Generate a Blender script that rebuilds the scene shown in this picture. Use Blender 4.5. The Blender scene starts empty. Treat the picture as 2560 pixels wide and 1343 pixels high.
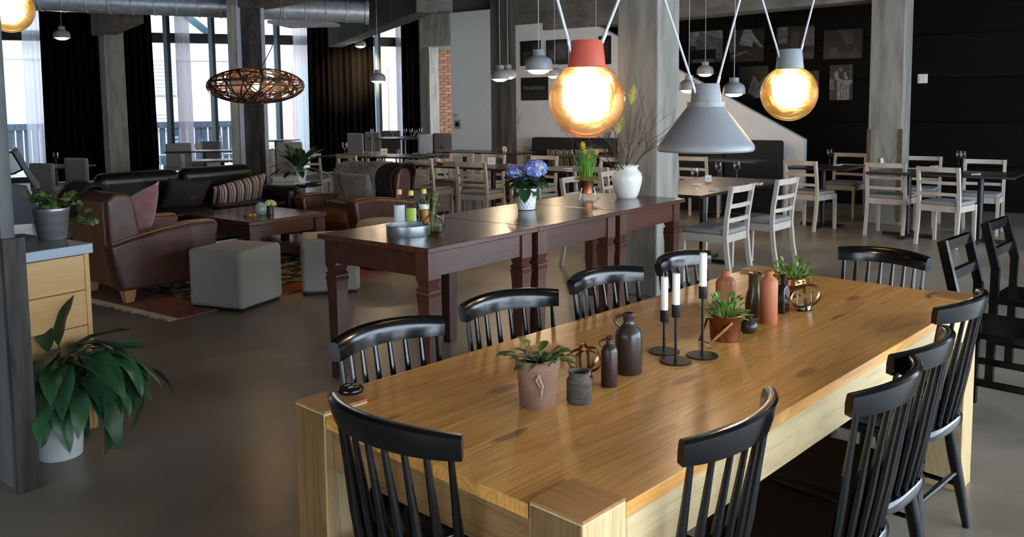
import bpy, bmesh, math, random
from mathutils import Vector, Matrix
random.seed(7)
SC = bpy.context.scene
COL = SC.collection
PI = math.pi

# ------------------------------------------------------------------ camera
F_PX, PY = 2093.6, 460.3
YAW, PITCH, ROLL, CAM_H = 0.947957, 0.0905475, -0.0107193, 1.504
CAM_P = Vector((0, 0, CAM_H))
_f = Vector((math.sin(YAW)*math.cos(PITCH), math.cos(YAW)*math.cos(PITCH), -math.sin(PITCH)))
_r = Vector((math.cos(YAW), -math.sin(YAW), 0))
_u = _r.cross(_f)
CR = _r*math.cos(ROLL) + _u*math.sin(ROLL)
CU = _u*math.cos(ROLL) - _r*math.sin(ROLL)
CF = _f
cam_d = bpy.data.cameras.new('camera')
cam_d.sensor_fit = 'HORIZONTAL'; cam_d.sensor_width = 36
cam_d.lens = 36*F_PX/2560
cam_d.shift_y = -(671.5-PY)/2560
cam_d.clip_start = 0.05; cam_d.clip_end = 200
cam = bpy.data.objects.new('camera', cam_d); COL.objects.link(cam)
M = Matrix.Identity(4)
for i in range(3):
    M[i][0], M[i][1], M[i][2], M[i][3] = CR[i], CU[i], -CF[i], CAM_P[i]
cam.matrix_world = M
SC.camera = cam

def ray(x, y):
    return CF + CR*((x-1280)/F_PX) - CU*((y-PY)/F_PX)
def on(x, y, z=0.0):
    """world point of a picture point that lies at height z"""
    d = ray(x, y); t = (z-CAM_H)/d.z
    return CAM_P + d*t
def at(x, y, D):
    """world point of a picture point at distance D along the view"""
    return CAM_P + ray(x, y)*D

# ------------------------------------------------------------------ view, world, large lights
SC.view_settings.view_transform = 'Standard'
SC.view_settings.look = 'None'
SC.view_settings.gamma = 1.0
SC.view_settings.use_curve_mapping = False
SC.view_settings.exposure = 0.75
SC.cycles.use_denoising = True
SC.cycles.use_adaptive_sampling = True
SC.cycles.adaptive_threshold = 0.08
SC.cycles.max_bounces = 6
SC.cycles.diffuse_bounces = 2
SC.cycles.glossy_bounces = 3
SC.cycles.transmission_bounces = 5
SC.cycles.transparent_max_bounces = 10
SC.cycles.caustics_reflective = False
SC.cycles.caustics_refractive = False
SC.cycles.sample_clamp_indirect = 6.0

W = bpy.data.worlds.new('overcast_sky'); SC.world = W; W.use_nodes = True
nt = W.node_tree; bg = nt.nodes['Background']
bg.inputs['Color'].default_value = (0.80, 0.90, 1.0, 1)
bg.inputs['Strength'].default_value = 3.5

def area_light(name, loc, target, sx, sy, power, color, spread=PI):
    d = bpy.data.lights.new(name, 'AREA'); d.shape = 'RECTANGLE'; d.size = sx; d.size_y = sy
    d.energy = power; d.color = color; d.spread = spread
    o = bpy.data.objects.new(name, d); COL.objects.link(o)
    o.location = loc
    o.rotation_euler = (Vector(target)-Vector(loc)).to_track_quat('-Z', 'Z').to_euler()
    return o
# daylight through the window band of the right-hand wall and the wall behind the camera (both out of frame)
DAY = (0.68, 0.83, 1.0)
area_light('daylight_right', (4.9, -3.45, 1.55), (4.9, 5, 1.45), 12.8, 2.6, 335, DAY)
area_light('daylight_behind', (-3.45, 1.6, 1.55), (5, 1.9, 1.4), 3.5, 2.6, 5, DAY)

# ------------------------------------------------------------------ helpers: meshes
def obj(name, verts, faces, mat, parent=None, smooth=True, angle=38):
    me = bpy.data.meshes.new(name)
    me.from_pydata([tuple(v) for v in verts], [], faces)
    me.validate()
    if smooth:
        me.polygons.foreach_set('use_smooth', [True]*len(me.polygons))
        me.set_sharp_from_angle(angle=math.radians(angle))
    if mat: me.materials.append(mat)
    me.update()
    o = bpy.data.objects.new(name, me); COL.objects.link(o)
    if parent: o.parent = parent
    return o
def share(o, name, parent=None, loc=(0,0,0), rot=(0,0,0), scale=(1,1,1)):
    c = bpy.data.objects.new(name, o.data); COL.objects.link(c)
    c.parent = parent; c.location = loc; c.rotation_euler = rot; c.scale = scale
    return c
def empty(name, loc=(0,0,0), rz=0.0):
    o = bpy.data.objects.new(name, None); COL.objects.link(o)
    o.empty_display_size = 0.1
    o.location = loc; o.rotation_euler = (0, 0, rz)
    return o
def tag(o, label, cat=None, group=None, kind=None):
    o['label'] = label
    if cat: o['category'] = cat
    if group: o['group'] = group
    if kind: o['kind'] = kind
    return o
def struct(o, label=None, cat=None):
    o['kind'] = 'structure'
    if label: o['label'] = label
    if cat: o['category'] = cat
    return o
def thing(name, label, cat, loc=(0,0,0), rz=0.0, group=None):
    return tag(empty(name, loc, rz), label, cat, group)
def copy_tree(o, parent=None):
    c = o.copy(); COL.objects.link(c); c.parent = parent
    for ch in list(o.children): copy_tree(ch, c)
    return c
def bevel(o, w=0.004, seg=2, ang=40):
    m = o.modifiers.new('bevel', 'BEVEL'); m.width = w; m.segments = seg
    m.limit_method = 'ANGLE'; m.angle_limit = math.radians(ang)
    return o
def subsurf(o, n=2):
    m = o.modifiers.new('subdivision', 'SUBSURF'); m.levels = n; m.render_levels = n
    return o

class MB:
    """collects simple solids into one mesh"""
    def __init__(s): s.v = []; s.f = []
    def add(s, vs, fs):
        b = len(s.v); s.v += [Vector(v) for v in vs]; s.f += [tuple(b+i for i in q) for q in fs]; return s
    def box(s, c, d, m=None):
        x, y, z = d[0]/2, d[1]/2, d[2]/2; c = Vector(c)
        vs = [Vector(p) for p in ((-x,-y,-z),(x,-y,-z),(x,y,-z),(-x,y,-z),(-x,-y,z),(x,-y,z),(x,y,z),(-x,y,z))]
        if m is not None: vs = [m @ v for v in vs]
        return s.add([v+c for v in vs], [(0,3,2,1),(4,5,6,7),(0,1,5,4),(1,2,6,5),(2,3,7,6),(3,0,4,7)])
    def bar(s, p, q, w, h, up=(0,0,1), w2=None, h2=None):
        """box beam from p to q; w across, h along up; may taper"""
        p, q = Vector(p), Vector(q); d = (q-p).normalized(); up = Vector(up)
        a = d.cross(up)
        if a.length < 1e-4: a = d.cross(Vector((1,0,0)))
        a.normalize(); b = a.cross(d)
        w2 = w if w2 is None else w2; h2 = h if h2 is None else h2
        vs = []
        for P, ww, hh in ((p, w, h), (q, w2, h2)):
            for i, j in ((-1,-1),(1,-1),(1,1),(-1,1)): vs.append(P + a*(i*ww/2) + b*(j*hh/2))
        return s.add(vs, [(3,2,1,0),(4,5,6,7),(0,1,5,4),(1,2,6,5),(2,3,7,6),(3,0,4,7)])
    def tube(s, pts, r, seg=8, cap=True, closed=False, flat=1.0):
        pts = [Vector(p) for p in pts]; n = len(pts)
        rs = r if isinstance(r, (list, tuple)) else [r]*n
        vs, fs = [], []
        prev = None
        for i, p in enumerate(pts):
            if closed: d = pts[(i+1) % n]-pts[i-1]
            else: d = pts[min(i+1, n-1)]-pts[max(i-1, 0)]
            d.normalize()
            if prev is None:
                a = d.cross(Vector((0,0,1)))
                if a.length < 0.05: a = d.cross(Vector((0,1,0)))
            else: a = prev - d*prev.dot(d)
            a.normalize(); prev = a; b = d.cross(a)
            for k in range(seg):
                t = 2*PI*k/seg
                vs.append(p + (a*math.cos(t) + b*(math.sin(t)*flat))*rs[i])
        for i in range(n if closed else n-1):
            j = (i+1) % n
            for k in range(seg):
                l = (k+1) % seg
                fs.append((i*seg+k, j*seg+k, j*seg+l, i*seg+l))
        if cap and not closed:
            fs.append(tuple(range(seg))); fs.append(tuple(range((n-1)*seg, n*seg))[::-1])
        return s.add(vs, fs)
    def lathe(s, prof, seg=24, c=(0,0,0), cap0=True, cap1=True, m=None):
        c = Vector(c); vs, fs = [], []; n = len(prof)
        for r, z in prof:
            for k in range(seg):
                t = 2*PI*k/seg; v = Vector((r*math.cos(t), r*math.sin(t), z))
                vs.append((m @ v if m is not None else v)+c)
        for i in range(n-1):
            for k in range(seg):
                l = (k+1) % seg
                fs.append((i*seg+k, i*seg+l, (i+1)*seg+l, (i+1)*seg+k))
        if cap0: fs.append(tuple(range(seg))[::-1])
        if cap1: fs.append(tuple(range((n-1)*seg, n*seg)))
        return s.add(vs, fs)
    def prism(s, poly, ext, o=(0,0,0), ux=(1,0,0), uy=(0,0,1), un=(0,1,0)):
        """polygon in the (ux,uy) plane at o, pushed out by ext along un"""
        o, ux, uy, un = Vector(o), Vector(ux), Vector(uy), Vector(un); n = len(poly)
        vs = [o+ux*a+uy*b for a, b in poly] + [o+ux*a+uy*b+un*ext for a, b in poly]
        fs = [tuple(range(n)), tuple(range(n, 2*n))[::-1]]
        for i in range(n):
            j = (i+1) % n; fs.append((i, n+i, n+j, j))
        return s.add(vs, fs)
    def grid(s, fn, nu, nv, closed_u=False):
        """fn(u,v) for u,v in 0..1"""
        vs, fs = [], []
        mu = nu if closed_u else nu+1
        for j in range(nv+1):
            for i in range(mu): vs.append(fn(i/nu, j/nv))
        for j in range(nv):
            for i in range(nu):
                i2 = (i+1) % mu
                fs.append((j*mu+i, j*mu+i2, (j+1)*mu+i2, (j+1)*mu+i))
        return s.add(vs, fs)
    def sphere(s, c, r, seg=16, rings=10, sc=(1,1,1)):
        c = Vector(c); vs, fs = [c+Vector((0,0,r*sc[2]))], []
        for j in range(1, rings):
            t = PI*j/rings
            for k in range(seg):
                a = 2*PI*k/seg
                vs.append(c+Vector((r*sc[0]*math.sin(t)*math.cos(a), r*sc[1]*math.sin(t)*math.sin(a), r*sc[2]*math.cos(t))))
        vs.append(c-Vector((0,0,r*sc[2])))
        for k in range(seg): fs.append((0, 1+k, 1+(k+1) % seg))
        for j in range(rings-2):
            for k in range(seg):
                a, b = 1+j*seg+k, 1+j*seg+(k+1) % seg
                fs.append((a, a+seg, b+seg, b))
        e = len(vs)-1; q = 1+(rings-2)*seg
        for k in range(seg): fs.append((q+k, e, q+(k+1) % seg))
        return s.add(vs, fs)
    def build(s, name, mat, parent=None, smooth=True, angle=38):
        return obj(name, s.v, s.f, mat, parent, smooth, angle)
def fix_normals(o):
    bm = bmesh.new(); bm.from_mesh(o.data); bmesh.ops.recalc_face_normals(bm, faces=bm.faces[:]); bm.to_mesh(o.data); bm.free(); return o
def shell(prof, t):
    """closed vessel profile: outside up, then inside down"""
    ins = [(max(r-t, 0.0005), z+(t if i == 0 else 0)) for i, (r, z) in enumerate(prof)]
    return prof + ins[::-1]
def rotz(a): return Matrix.Rotation(a, 3, 'Z')

# ------------------------------------------------------------------ helpers: materials
def _pr(name):
    m = bpy.data.materials.new(name); m.use_nodes = True
    n = m.node_tree.nodes; return m, m.node_tree, n['Principled BSDF'], n
def C4(c): return (c[0], c[1], c[2], 1)
def mat(name, col, rough=0.5, metal=0.0, col2=None, nscale=8, stretch=(1,1,1), detail=4, contrast=(0.35,0.65),
        bump=0.0, bscale=60, bstretch=None, coat=0.0, trans=0.0, ior=1.45, emit=None, estr=0.0, alpha=1.0, sheen=0.0, rvar=0.0, vary=0.0, spec=0.5, sss=0.0):
    m, t, p, n = _pr(name); L = t.links
    p.inputs['Base Color'].default_value = C4(col); p.inputs['Roughness'].default_value = rough
    p.inputs['Metallic'].default_value = metal; p.inputs['Coat Weight'].default_value = coat
    p.inputs['Coat Roughness'].default_value = 0.1
    p.inputs['Transmission Weight'].default_value = trans; p.inputs['IOR'].default_value = ior
    p.inputs['Specular IOR Level'].default_value = spec
    if sheen: p.inputs['Sheen Weight'].default_value = sheen
    if alpha < 1: p.inputs['Alpha'].default_value = alpha
    if emit: p.inputs['Emission Color'].default_value = C4(emit); p.inputs['Emission Strength'].default_value = estr
    tc = n.new('ShaderNodeTexCoord')
    out = None
    if col2 is not None or rvar:
        mp = n.new('ShaderNodeMapping'); mp.inputs['Scale'].default_value = stretch
        L.new(tc.outputs['Object'], mp.inputs['Vector'])
        nz = n.new('ShaderNodeTexNoise'); nz.inputs['Scale'].default_value = nscale; nz.inputs['Detail'].default_value = detail
        nz.inputs['Roughness'].default_value = 0.6
        L.new(mp.outputs['Vector'], nz.inputs['Vector'])
        if col2 is not None:
            cr = n.new('ShaderNodeValToRGB'); e = cr.color_ramp.elements
            e[0].position, e[1].position = contrast; e[0].color = C4(col); e[1].color = C4(col2)
            L.new(nz.outputs['Fac'], cr.inputs['Fac']); out = cr.outputs['Color']
        if rvar:
            mr = n.new('ShaderNodeMapRange'); mr.inputs['To Min'].default_value = max(rough-rvar, 0.02); mr.inputs['To Max'].default_value = rough+rvar
            L.new(nz.outputs['Fac'], mr.inputs['Value']); L.new(mr.outputs['Result'], p.inputs['Roughness'])
    if vary:
        oi = n.new('ShaderNodeObjectInfo'); hs = n.new('ShaderNodeHueSaturation')
        mr = n.new('ShaderNodeMapRange'); mr.inputs['To Min'].default_value = 1-vary; mr.inputs['To Max'].default_value = 1+vary
        L.new(oi.outputs['Random'], mr.inputs['Value']); L.new(mr.outputs['Result'], hs.inputs['Value'])
        if out is not None: L.new(out, hs.inputs['Color'])
        else: hs.inputs['Color'].default_value = C4(col)
        out = hs.outputs['Color']
    if out is not None: L.new(out, p.inputs['Base Color'])
    if bump:
        mp2 = n.new('ShaderNodeMapping'); mp2.inputs['Scale'].default_value = bstretch or stretch
        L.new(tc.outputs['Object'], mp2.inputs['Vector'])
        nb = n.new('ShaderNodeTexNoise'); nb.inputs['Scale'].default_value = bscale; nb.inputs['Detail'].default_value = 3
        L.new(mp2.outputs['Vector'], nb.inputs['Vector'])
        b = n.new('ShaderNodeBump'); b.inputs['Strength'].default_value = bump; b.inputs['Distance'].default_value = 0.01
        L.new(nb.outputs['Fac'], b.inputs['Height']); L.new(b.outputs['Normal'], p.inputs['Normal'])
    return m
def wood(name, light, mid, dark, axis=0, scale=1.0, rough=0.4, slow_k=(0.45,6.0), nring=20, knots=0.0, coat=0.0, vary=0.1, rings=0.5, bump=0.12):
    """long grain along one axis, rings, optional knots; every object gets its own piece of the tree"""
    m, t, p, n = _pr(name); L = t.links
    tc = n.new('ShaderNodeTexCoord'); oi = n.new('ShaderNodeObjectInfo')
    off = n.new('ShaderNodeVectorMath'); off.operation = 'SCALE'; off.inputs[0].default_value = (7.3, 3.1, 5.7)
    L.new(oi.outputs['Random'], off.inputs['Scale'])
    ad = n.new('ShaderNodeVectorMath'); ad.operation = 'ADD'
    L.new(tc.outputs['Object'], ad.inputs[0]); L.new(off.outputs['Vector'], ad.inputs[1])
    def stretched(k_along, k_across):
        s = [k_across*scale]*3; s[axis] = k_along*scale
        mp = n.new('ShaderNodeMapping'); mp.inputs['Scale'].default_value = s
        L.new(ad.outputs['Vector'], mp.inputs['Vector']); return mp.outputs['Vector']
    a = n.new('ShaderNodeTexNoise'); a.inputs['Scale'].default_value = 1; a.inputs['Detail'].default_value = 5; a.inputs['Roughness'].default_value = 0.62; a.inputs['Distortion'].default_value = 0.6
    L.new(stretched(1.3, 16), a.inputs['Vector'])
    fine = n.new('ShaderNodeTexNoise'); fine.inputs['Scale'].default_value = 1; fine.inputs['Detail'].default_value = 3
    L.new(stretched(6, 190), fine.inputs['Vector'])
    # ring contours: a slow field, folded many times
    slow = n.new('ShaderNodeTexNoise'); slow.inputs['Scale'].default_value = 1; slow.inputs['Detail'].default_value = 1; slow.inputs['Distortion'].default_value = 0.3
    L.new(stretched(*slow_k), slow.inputs['Vector'])
    mu = n.new('ShaderNodeMath'); mu.operation = 'MULTIPLY'; mu.inputs[1].default_value = nring
    L.new(slow.outputs['Fac'], mu.inputs[0])
    fr = n.new('ShaderNodeMath'); fr.operation = 'FRACT'; L.new(mu.outputs[0], fr.inputs[0])
    cr = n.new('ShaderNodeValToRGB'); e = cr.color_ramp.elements
    e[0].position, e[1].position = 0.30, 0.72; e[0].color = C4(mid); e[1].color = C4(light)
    L.new(a.outputs['Fac'], cr.inputs['Fac'])
    rr = n.new('ShaderNodeValToRGB'); e = rr.color_ramp.elements
    e[0].position, e[1].position = 0.55, 0.98; e[0].color = (0,0,0,1); e[1].color = (1,1,1,1)
    L.new(fr.outputs[0], rr.inputs['Fac'])
    rm = n.new('ShaderNodeMath'); rm.operation = 'MULTIPLY'; rm.inputs[1].default_value = rings
    L.new(rr.outputs['Color'], rm.inputs[0])
    mx = n.new('ShaderNodeMixRGB'); L.new(rm.outputs[0], mx.inputs['Fac']); L.new(cr.outputs['Color'], mx.inputs['Color1']); mx.inputs['Color2'].default_value = C4(dark)
    last = mx.outputs['Color']
    mf = n.new('ShaderNodeMapRange'); mf.inputs['From Min'].default_value = 0.52; mf.inputs['From Max'].default_value = 0.75; mf.inputs['To Max'].default_value = 0.5
    L.new(fine.outputs['Fac'], mf.inputs['Value'])
    m2 = n.new('ShaderNodeMixRGB'); L.new(mf.outputs['Result'], m2.inputs['Fac']); L.new(last, m2.inputs['Color1']); m2.inputs['Color2'].default_value = C4(dark)
    last = m2.outputs['Color']
    if knots:
        vo = n.new('ShaderNodeTexVoronoi'); vo.inputs['Scale'].default_value = 1; vo.voronoi_dimensions = '2D' if axis == 0 else '3D'
        L.new(stretched(1.15, 3.6), vo.inputs['Vector'])
        k = n.new('ShaderNodeMapRange'); k.inputs['From Min'].default_value = knots; k.inputs['From Max'].default_value = knots*0.6; k.inputs['To Max'].default_value = 0.72
        L.new(vo.outputs['Distance'], k.inputs['Value'])
        m3 = n.new('ShaderNodeMixRGB'); L.new(k.outputs['Result'], m3.inputs['Fac']); L.new(last, m3.inputs['Color1']); m3.inputs['Color2'].default_value = C4([c*0.75 for c in dark])
        last = m3.outputs['Color']
    hs = n.new('ShaderNodeHueSaturation'); mr = n.new('ShaderNodeMapRange')
    mr.inputs['To Min'].default_value = 1-vary; mr.inputs['To Max'].default_value = 1+vary
    L.new(oi.outputs['Random'], mr.inputs['Value']); L.new(mr.outputs['Result'], hs.inputs['Value']); L.new(last, hs.inputs['Color'])
    L.new(hs.outputs['Color'], p.inputs['Base Color'])
    p.inputs['Roughness'].default_value = rough; p.inputs['Coat Weight'].default_value = coat; p.inputs['Coat Roughness'].default_value = 0.22
    b = n.new('ShaderNodeBump'); b.inputs['Strength'].default_value = bump; b.inputs['Distance'].default_value = 0.004
    L.new(fine.outputs['Fac'], b.inputs['Height']); L.new(b.outputs['Normal'], p.inputs['Normal'])
    return m
def glass(name, col=(1,1,1), rough=0.0, mixf=0.12):
    """thin glass: see-through with a fresnel sheen"""
    m = bpy.data.materials.new(name); m.use_nodes = True; t = m.node_tree; n = t.nodes; L = t.links
    n.clear(); o = n.new('ShaderNodeOutputMaterial'); tr = n.new('ShaderNodeBsdfTransparent'); gl = n.new('ShaderNodeBsdfGlossy')
    tr.inputs['Color'].default_value = C4(col); gl.inputs['Roughness'].default_value = rough
    fr = n.new('ShaderNodeLayerWeight'); fr.inputs['Blend'].default_value = mixf
    mx = n.new('ShaderNodeMixShader'); hm = n.new('ShaderNodeMath'); hm.operation = 'MULTIPLY'; hm.inputs[1].default_value = 0.55; L.new(fr.outputs['Fresnel'], hm.inputs[0])
    L.new(hm.outputs[0], mx.inputs['Fac']); L.new(tr.outputs[0], mx.inputs[1]); L.new(gl.outputs[0], mx.inputs[2])
    L.new(mx.outputs[0], o.inputs['Surface']); return m

# ------------------------------------------------------------------ materials
m_floor = mat('polished_concrete', (0.135,0.106,0.078), 0.33, col2=(0.30,0.25,0.195), nscale=1.3, detail=9, contrast=(0.30,0.72), rvar=0.12, bump=0.03, bscale=40)
m_conc = mat('board_marked_concrete', (0.14,0.127,0.107), 0.85, col2=(0.31,0.285,0.245), nscale=3, stretch=(3,3,0.5), detail=8, contrast=(0.3,0.7), bump=0.35, bscale=22, bstretch=(6,6,0.6))
m_conc_d = mat('dark_concrete', (0.05,0.047,0.042), 0.9, col2=(0.13,0.12,0.105), nscale=3, stretch=(3,3,0.4), detail=8, contrast=(0.3,0.7), bump=0.35, bscale=22, bstretch=(6,6,0.6))
m_conc_k = mat('black_stained_concrete', (0.010,0.0085,0.007), 0.9, col2=(0.06,0.052,0.042), nscale=4, stretch=(3,3,0.5), detail=8, contrast=(0.42,0.75), bump=0.35, bscale=22, bstretch=(6,6,0.6))
m_conc_p = mat('grey_pier_concrete', (0.055,0.057,0.055), 0.85, col2=(0.13,0.135,0.13), nscale=3, stretch=(3,3,0.5), detail=8, contrast=(0.3,0.7), bump=0.3, bscale=22, bstretch=(6,6,0.6))
m_beamc = mat('beam_concrete', (0.12,0.112,0.098), 0.9, col2=(0.24,0.225,0.20), nscale=2.2, stretch=(1,1,2), detail=7, bump=0.3, bscale=18)
m_ceil = mat('dark_ceiling', (0.025,0.024,0.023), 0.9, col2=(0.05,0.047,0.043), nscale=3)
m_black_panel = mat('black_stained_panel', (0.0022,0.0018,0.0016), 0.7, col2=(0.005,0.0036,0.0028), nscale=4, stretch=(1,0.4,8), vary=0.25, spec=0.10)
m_white = mat('white_plaster', (0.66,0.65,0.64), 0.85, col2=(0.71,0.70,0.69), nscale=4, bump=0.05)
m_whitedoor = mat('white_door_paint', (0.74,0.79,0.82), 0.5)
m_guard = mat('rusty_corner_guard', (0.06,0.042,0.026), 0.8, col2=(0.12,0.09,0.06), nscale=30)
m_greywall = mat('grey_wall_paint', (0.13,0.135,0.15), 0.8)
m_plaster_out = mat('plain_wall', (0.35,0.34,0.33), 0.9)
m_blackmetal = mat('black_metal', (0.008,0.008,0.009), 0.4)
m_frame = mat('window_frame_black', (0.010,0.011,0.013), 0.45)
m_frame_side = mat('window_frame_bluegrey', (0.18,0.28,0.34), 0.35)  # daylit side of the black frames as a colour; also used on the strut
m_pane = glass('window_pane', (0.97,0.99,1.0))
m_brick = mat('red_brick', (0.36,0.15,0.085), 0.9, col2=(0.50,0.25,0.15), nscale=9, vary=0.22, bump=0.3)
m_mortar = mat('mortar', (0.30,0.25,0.21), 0.95)
m_steel = mat('galvanised_steel', (0.40,0.44,0.47), 0.40, metal=0.55, col2=(0.56,0.60,0.63), nscale=14, rvar=0.08)

# ------------------------------------------------------------------ the shell of the room
def hor(x): return 283.9-0.01073*x
def P2(px, D): p = at(px, hor(px), D); return Vector((p.x, p.y, 0))
WA, WB = P2(60, 18.1), P2(960, 20.9)
FD = (WB-WA).normalized(); FN = Vector((FD.y, -FD.x, 0))          # along the facade to the right; FN points to the room
if FN.dot(-WA) < 0: FN = -FN
def F(px, z=0.0, off=0.0):
    """point of the facade plane (moved off into the room) seen at picture column px"""
    d = ray(px, hor(px)); d = Vector((d.x, d.y, 0)); o = WA+FN*off
    t = o.dot(FN)/d.dot(FN)
    return Vector((d.x*t, d.y*t, z))
def XW(px, X):
    """y of the plane x = X at picture column px"""
    d = ray(px, hor(px)); return d.y*X/d.x
def wallbar(name, p, q, z0, z1, th, m, parent=None):
    p, q = Vector((p[0], p[1], (z0+z1)/2)), Vector((q[0], q[1], (z0+z1)/2))
    return MB().bar(p, q, th, z1-z0).build(name, m, parent, smooth=False)

FL, FR = F(-330), F(1062)
BR0, BR1 = F(1062), P2(1330, 21.6)
HC = 3.8
room = [(-3.7,-3.7), (13.3,-3.7), (13.3, 9.0), (BR1.x+0.4, BR1.y-0.5), (BR1.x,BR1.y), (FR.x,FR.y), (FL.x,FL.y), (-3.7, FL.y-4.0)]
def slab(name, z, th, m):
    return MB().prism(room, -th, o=(0,0,z), ux=(1,0,0), uy=(0,1,0), un=(0,0,1)).build(name, m, smooth=False)
fl = fix_normals(slab('floor', 0.0, 0.2, m_floor)); struct(fl, 'polished brown grey concrete floor', 'floor')
ce = fix_normals(slab('ceiling', HC+0.2, 0.2, m_ceil)); struct(ce, 'dark ceiling above the concrete beams', 'ceiling')

# right-hand wall and wall behind the camera, both with a window band (outside the picture, they let the daylight in)
def band_wall(name, p, q, openings, sill, head, nrm, m):
    """wall from p to q with openings [(a,b)] measured along it"""
    p, q = Vector(p), Vector(q); d = (q-p).normalized(); Ltot = (q-p).length
    b = MB(); cur = 0.0
    for a, e in openings+[(Ltot, Ltot)]:
        if a > cur: b.bar(p+d*cur+Vector((0,0,HC/2)), p+d*a+Vector((0,0,HC/2)), 0.25, HC)
        if e > a:
            b.bar(p+d*a+Vector((0,0,sill/2)), p+d*e+Vector((0,0,sill/2)), 0.25, sill)
            b.bar(p+d*a+Vector((0,0,(HC+head)/2)), p+d*e+Vector((0,0,(HC+head)/2)), 0.25, HC-head)
        cur = e
    w = struct(b.build(name, m, smooth=False), name.replace('wall_', 'plain wall with window band, ')+' side', 'wall')
    return w
WN = 0
def window_unit(p, q, z0, z1, nmull, m=m_frame):
    global WN; WN += 1
    p, q = Vector((p[0], p[1], 0)), Vector((q[0], q[1], 0)); d = (q-p).normalized(); L = (q-p).length
    root = struct(empty('window_%d' % WN, p), 'black framed window of the room', 'window')
    def bar(a, b, w, h): return MB().bar(a-p, b-p, w, h).build('window_frame', m, root, smooth=False)
    Z = lambda z: Vector((0, 0, z))
    bar(p+Z(z0+0.03), q+Z(z0+0.03), 0.07, 0.06); bar(p+Z(z1-0.03), q+Z(z1-0.03), 0.07, 0.06)
    for i in range(nmull+1):
        c = p+d*(L*i/nmull); MB().bar(c-p+Z(z0), c-p+Z(z1), 0.06, 0.07, up=tuple(d)).build('mullion', m, root, smooth=False)
    MB().bar(p-p+Z((z0+z1)/2), q-p+Z((z0+z1)/2), 0.006, z1-z0).build('pane', m_pane, root, smooth=False)
    return root
band_wall('wall_right', (-3.7,-3.7,0), (13.4,-3.7,0), [(2.1,15.1)], 0.12, 2.9, (0,1,0), m_plaster_out)
window_unit((-1.6,-3.75), (11.4,-3.75), 0.12, 2.9, 9)
band_wall('wall_behind', (-3.7,-3.7,0), (-3.7,FL.y-4.0,0), [(3.5,7.1)], 0.12, 2.9, (1,0,0), m_plaster_out)
window_unit((-3.75,-0.2), (-3.75,3.4), 0.12, 2.9, 3)
struct(wallbar('wall_left', (-3.7,FL.y-4.0), (FL.x,FL.y), 0, HC, 0.25, m_plaster_out), 'plain wall closing the far left side', 'wall')

# black panelled wall: wide boards one above the other
XB = 13.25
bw = struct(MB().box((XB+0.12, 2.6, HC/2), (0.16, 12.8, HC)).build('wall_black', m_black_panel, smooth=False), 'black panelled back wall on the right', 'wall')
z = 0.0
first = None
for k, hh in enumerate([0.62]*6+[0.08]):
    for j in range(3):
        y0 = -3.6+j*4.15
        if first is None or hh < 0.3:
            o = bevel(MB().box((0,0,0), (0.05, 4.13, hh-0.014)).build('panel', m_black_panel, bw, smooth=False), 0.006, 1)
            if first is None: first = o
        else:
            o = share(first, 'panel', bw); bevel(o, 0.006, 1)
        o.location = (XB+0.02, y0+2.07, z+hh/2)
    z += hh
sw = thing('light_switch', 'small white square light switch on the black wall', 'switch', (XB-0.005, XW(2305,XB), 1.86))
MB().box((-0.006,0,0), (0.012,0.13,0.13)).build('plate', m_white, sw); MB().box((-0.016,0,0), (0.012,0.085,0.085)).build('rocker', m_white, sw)

# white parapet of the stairs, with its sloping top
XP = 11.95
yA, yB, yC = XW(1290,XP), XW(1465,XP), XW(2012,XP)
pp = fix_normals(MB().prism([(yA,0),(yC,0),(yC,1.02),(yB,2.93),(yA,2.93)], 0.14, o=(XP,0,0), ux=(0,1,0), uy=(0,0,1), un=(1,0,0)).build('wall_stair', m_white, smooth=False))
struct(pp, 'white stair wall with a sloping top edge', 'wall')
bevel(pp, 0.006, 2)
# steps climbing behind it
st = struct(empty('stairs', (XP+0.16, yC, 0)), 'plain stair flight hidden behind the white stair wall', 'stairs')
for k in range(12):
    MB().box((0.5, 0.22+k*0.27, (k+1)*0.155/2), (0.96, 0.27, (k+1)*0.155)).build('step', m_conc_d, st, smooth=False)
# door wall: white flush door, grey strip, dark pier
yD0, yD1 = XW(1228,XP), XW(1132,XP)
dw = struct(empty('door_1', (XP, (yD0+yD1)/2, 0)), 'tall white flush door with round lock', 'door')
bevel(MB().box((0,0,1.62), (0.07, yD1-yD0, 3.24)).build('door_leaf', m_whitedoor, dw, smooth=False), 0.004, 1)
lk = MB().lathe([(0.035,0),(0.035,0.02),(0.022,0.026)], 16, m=Matrix.Rotation(-PI/2,3,'Y')).build('lock', m_steel, dw); lk.location = (-0.04, (yD1-yD0)/2-0.12, 1.38)
pl = MB().box((0,0,0), (0.012,0.14,0.17)).build('latch_plate', m_steel, dw); pl.location = (-0.04, (yD1-yD0)/2-0.14, 1.22)
k2 = MB().lathe([(0.045,0),(0.045,0.02),(0.02,0.03)], 16, m=Matrix.Rotation(-PI/2,3,'Y')).build('knob', m_blackmetal, pl); k2.location = (-0.006, 0, 0)
struct(wallbar('wall_grey', (XP+0.06, yD0), (XP+0.06, XW(1268,XP)), 0, HC, 0.12, m_greywall), 'narrow grey wall strip beside the white door', 'wall')
struct(wallbar('wall_pier', (XP+0.0, XW(1264,XP)), (XP+0.0, yA), 0, HC, 0.3, m_conc_d), 'dark concrete pier beside the white stair wall', 'wall')
struct(wallbar('wall_door_back', (XP+0.35, yD1+0.2), (XP+0.35, yA-0.2), 0, HC, 0.1, m_greywall), 'grey wall behind the door recess', 'wall')
struct(MB().bar((XP+0.35, yD1+0.2, HC/2), (XB+0.9, yD1+0.2, HC/2), 0.1, HC).build('wall_return', m_greywall, smooth=False), 'short wall return behind the door', 'wall')

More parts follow.
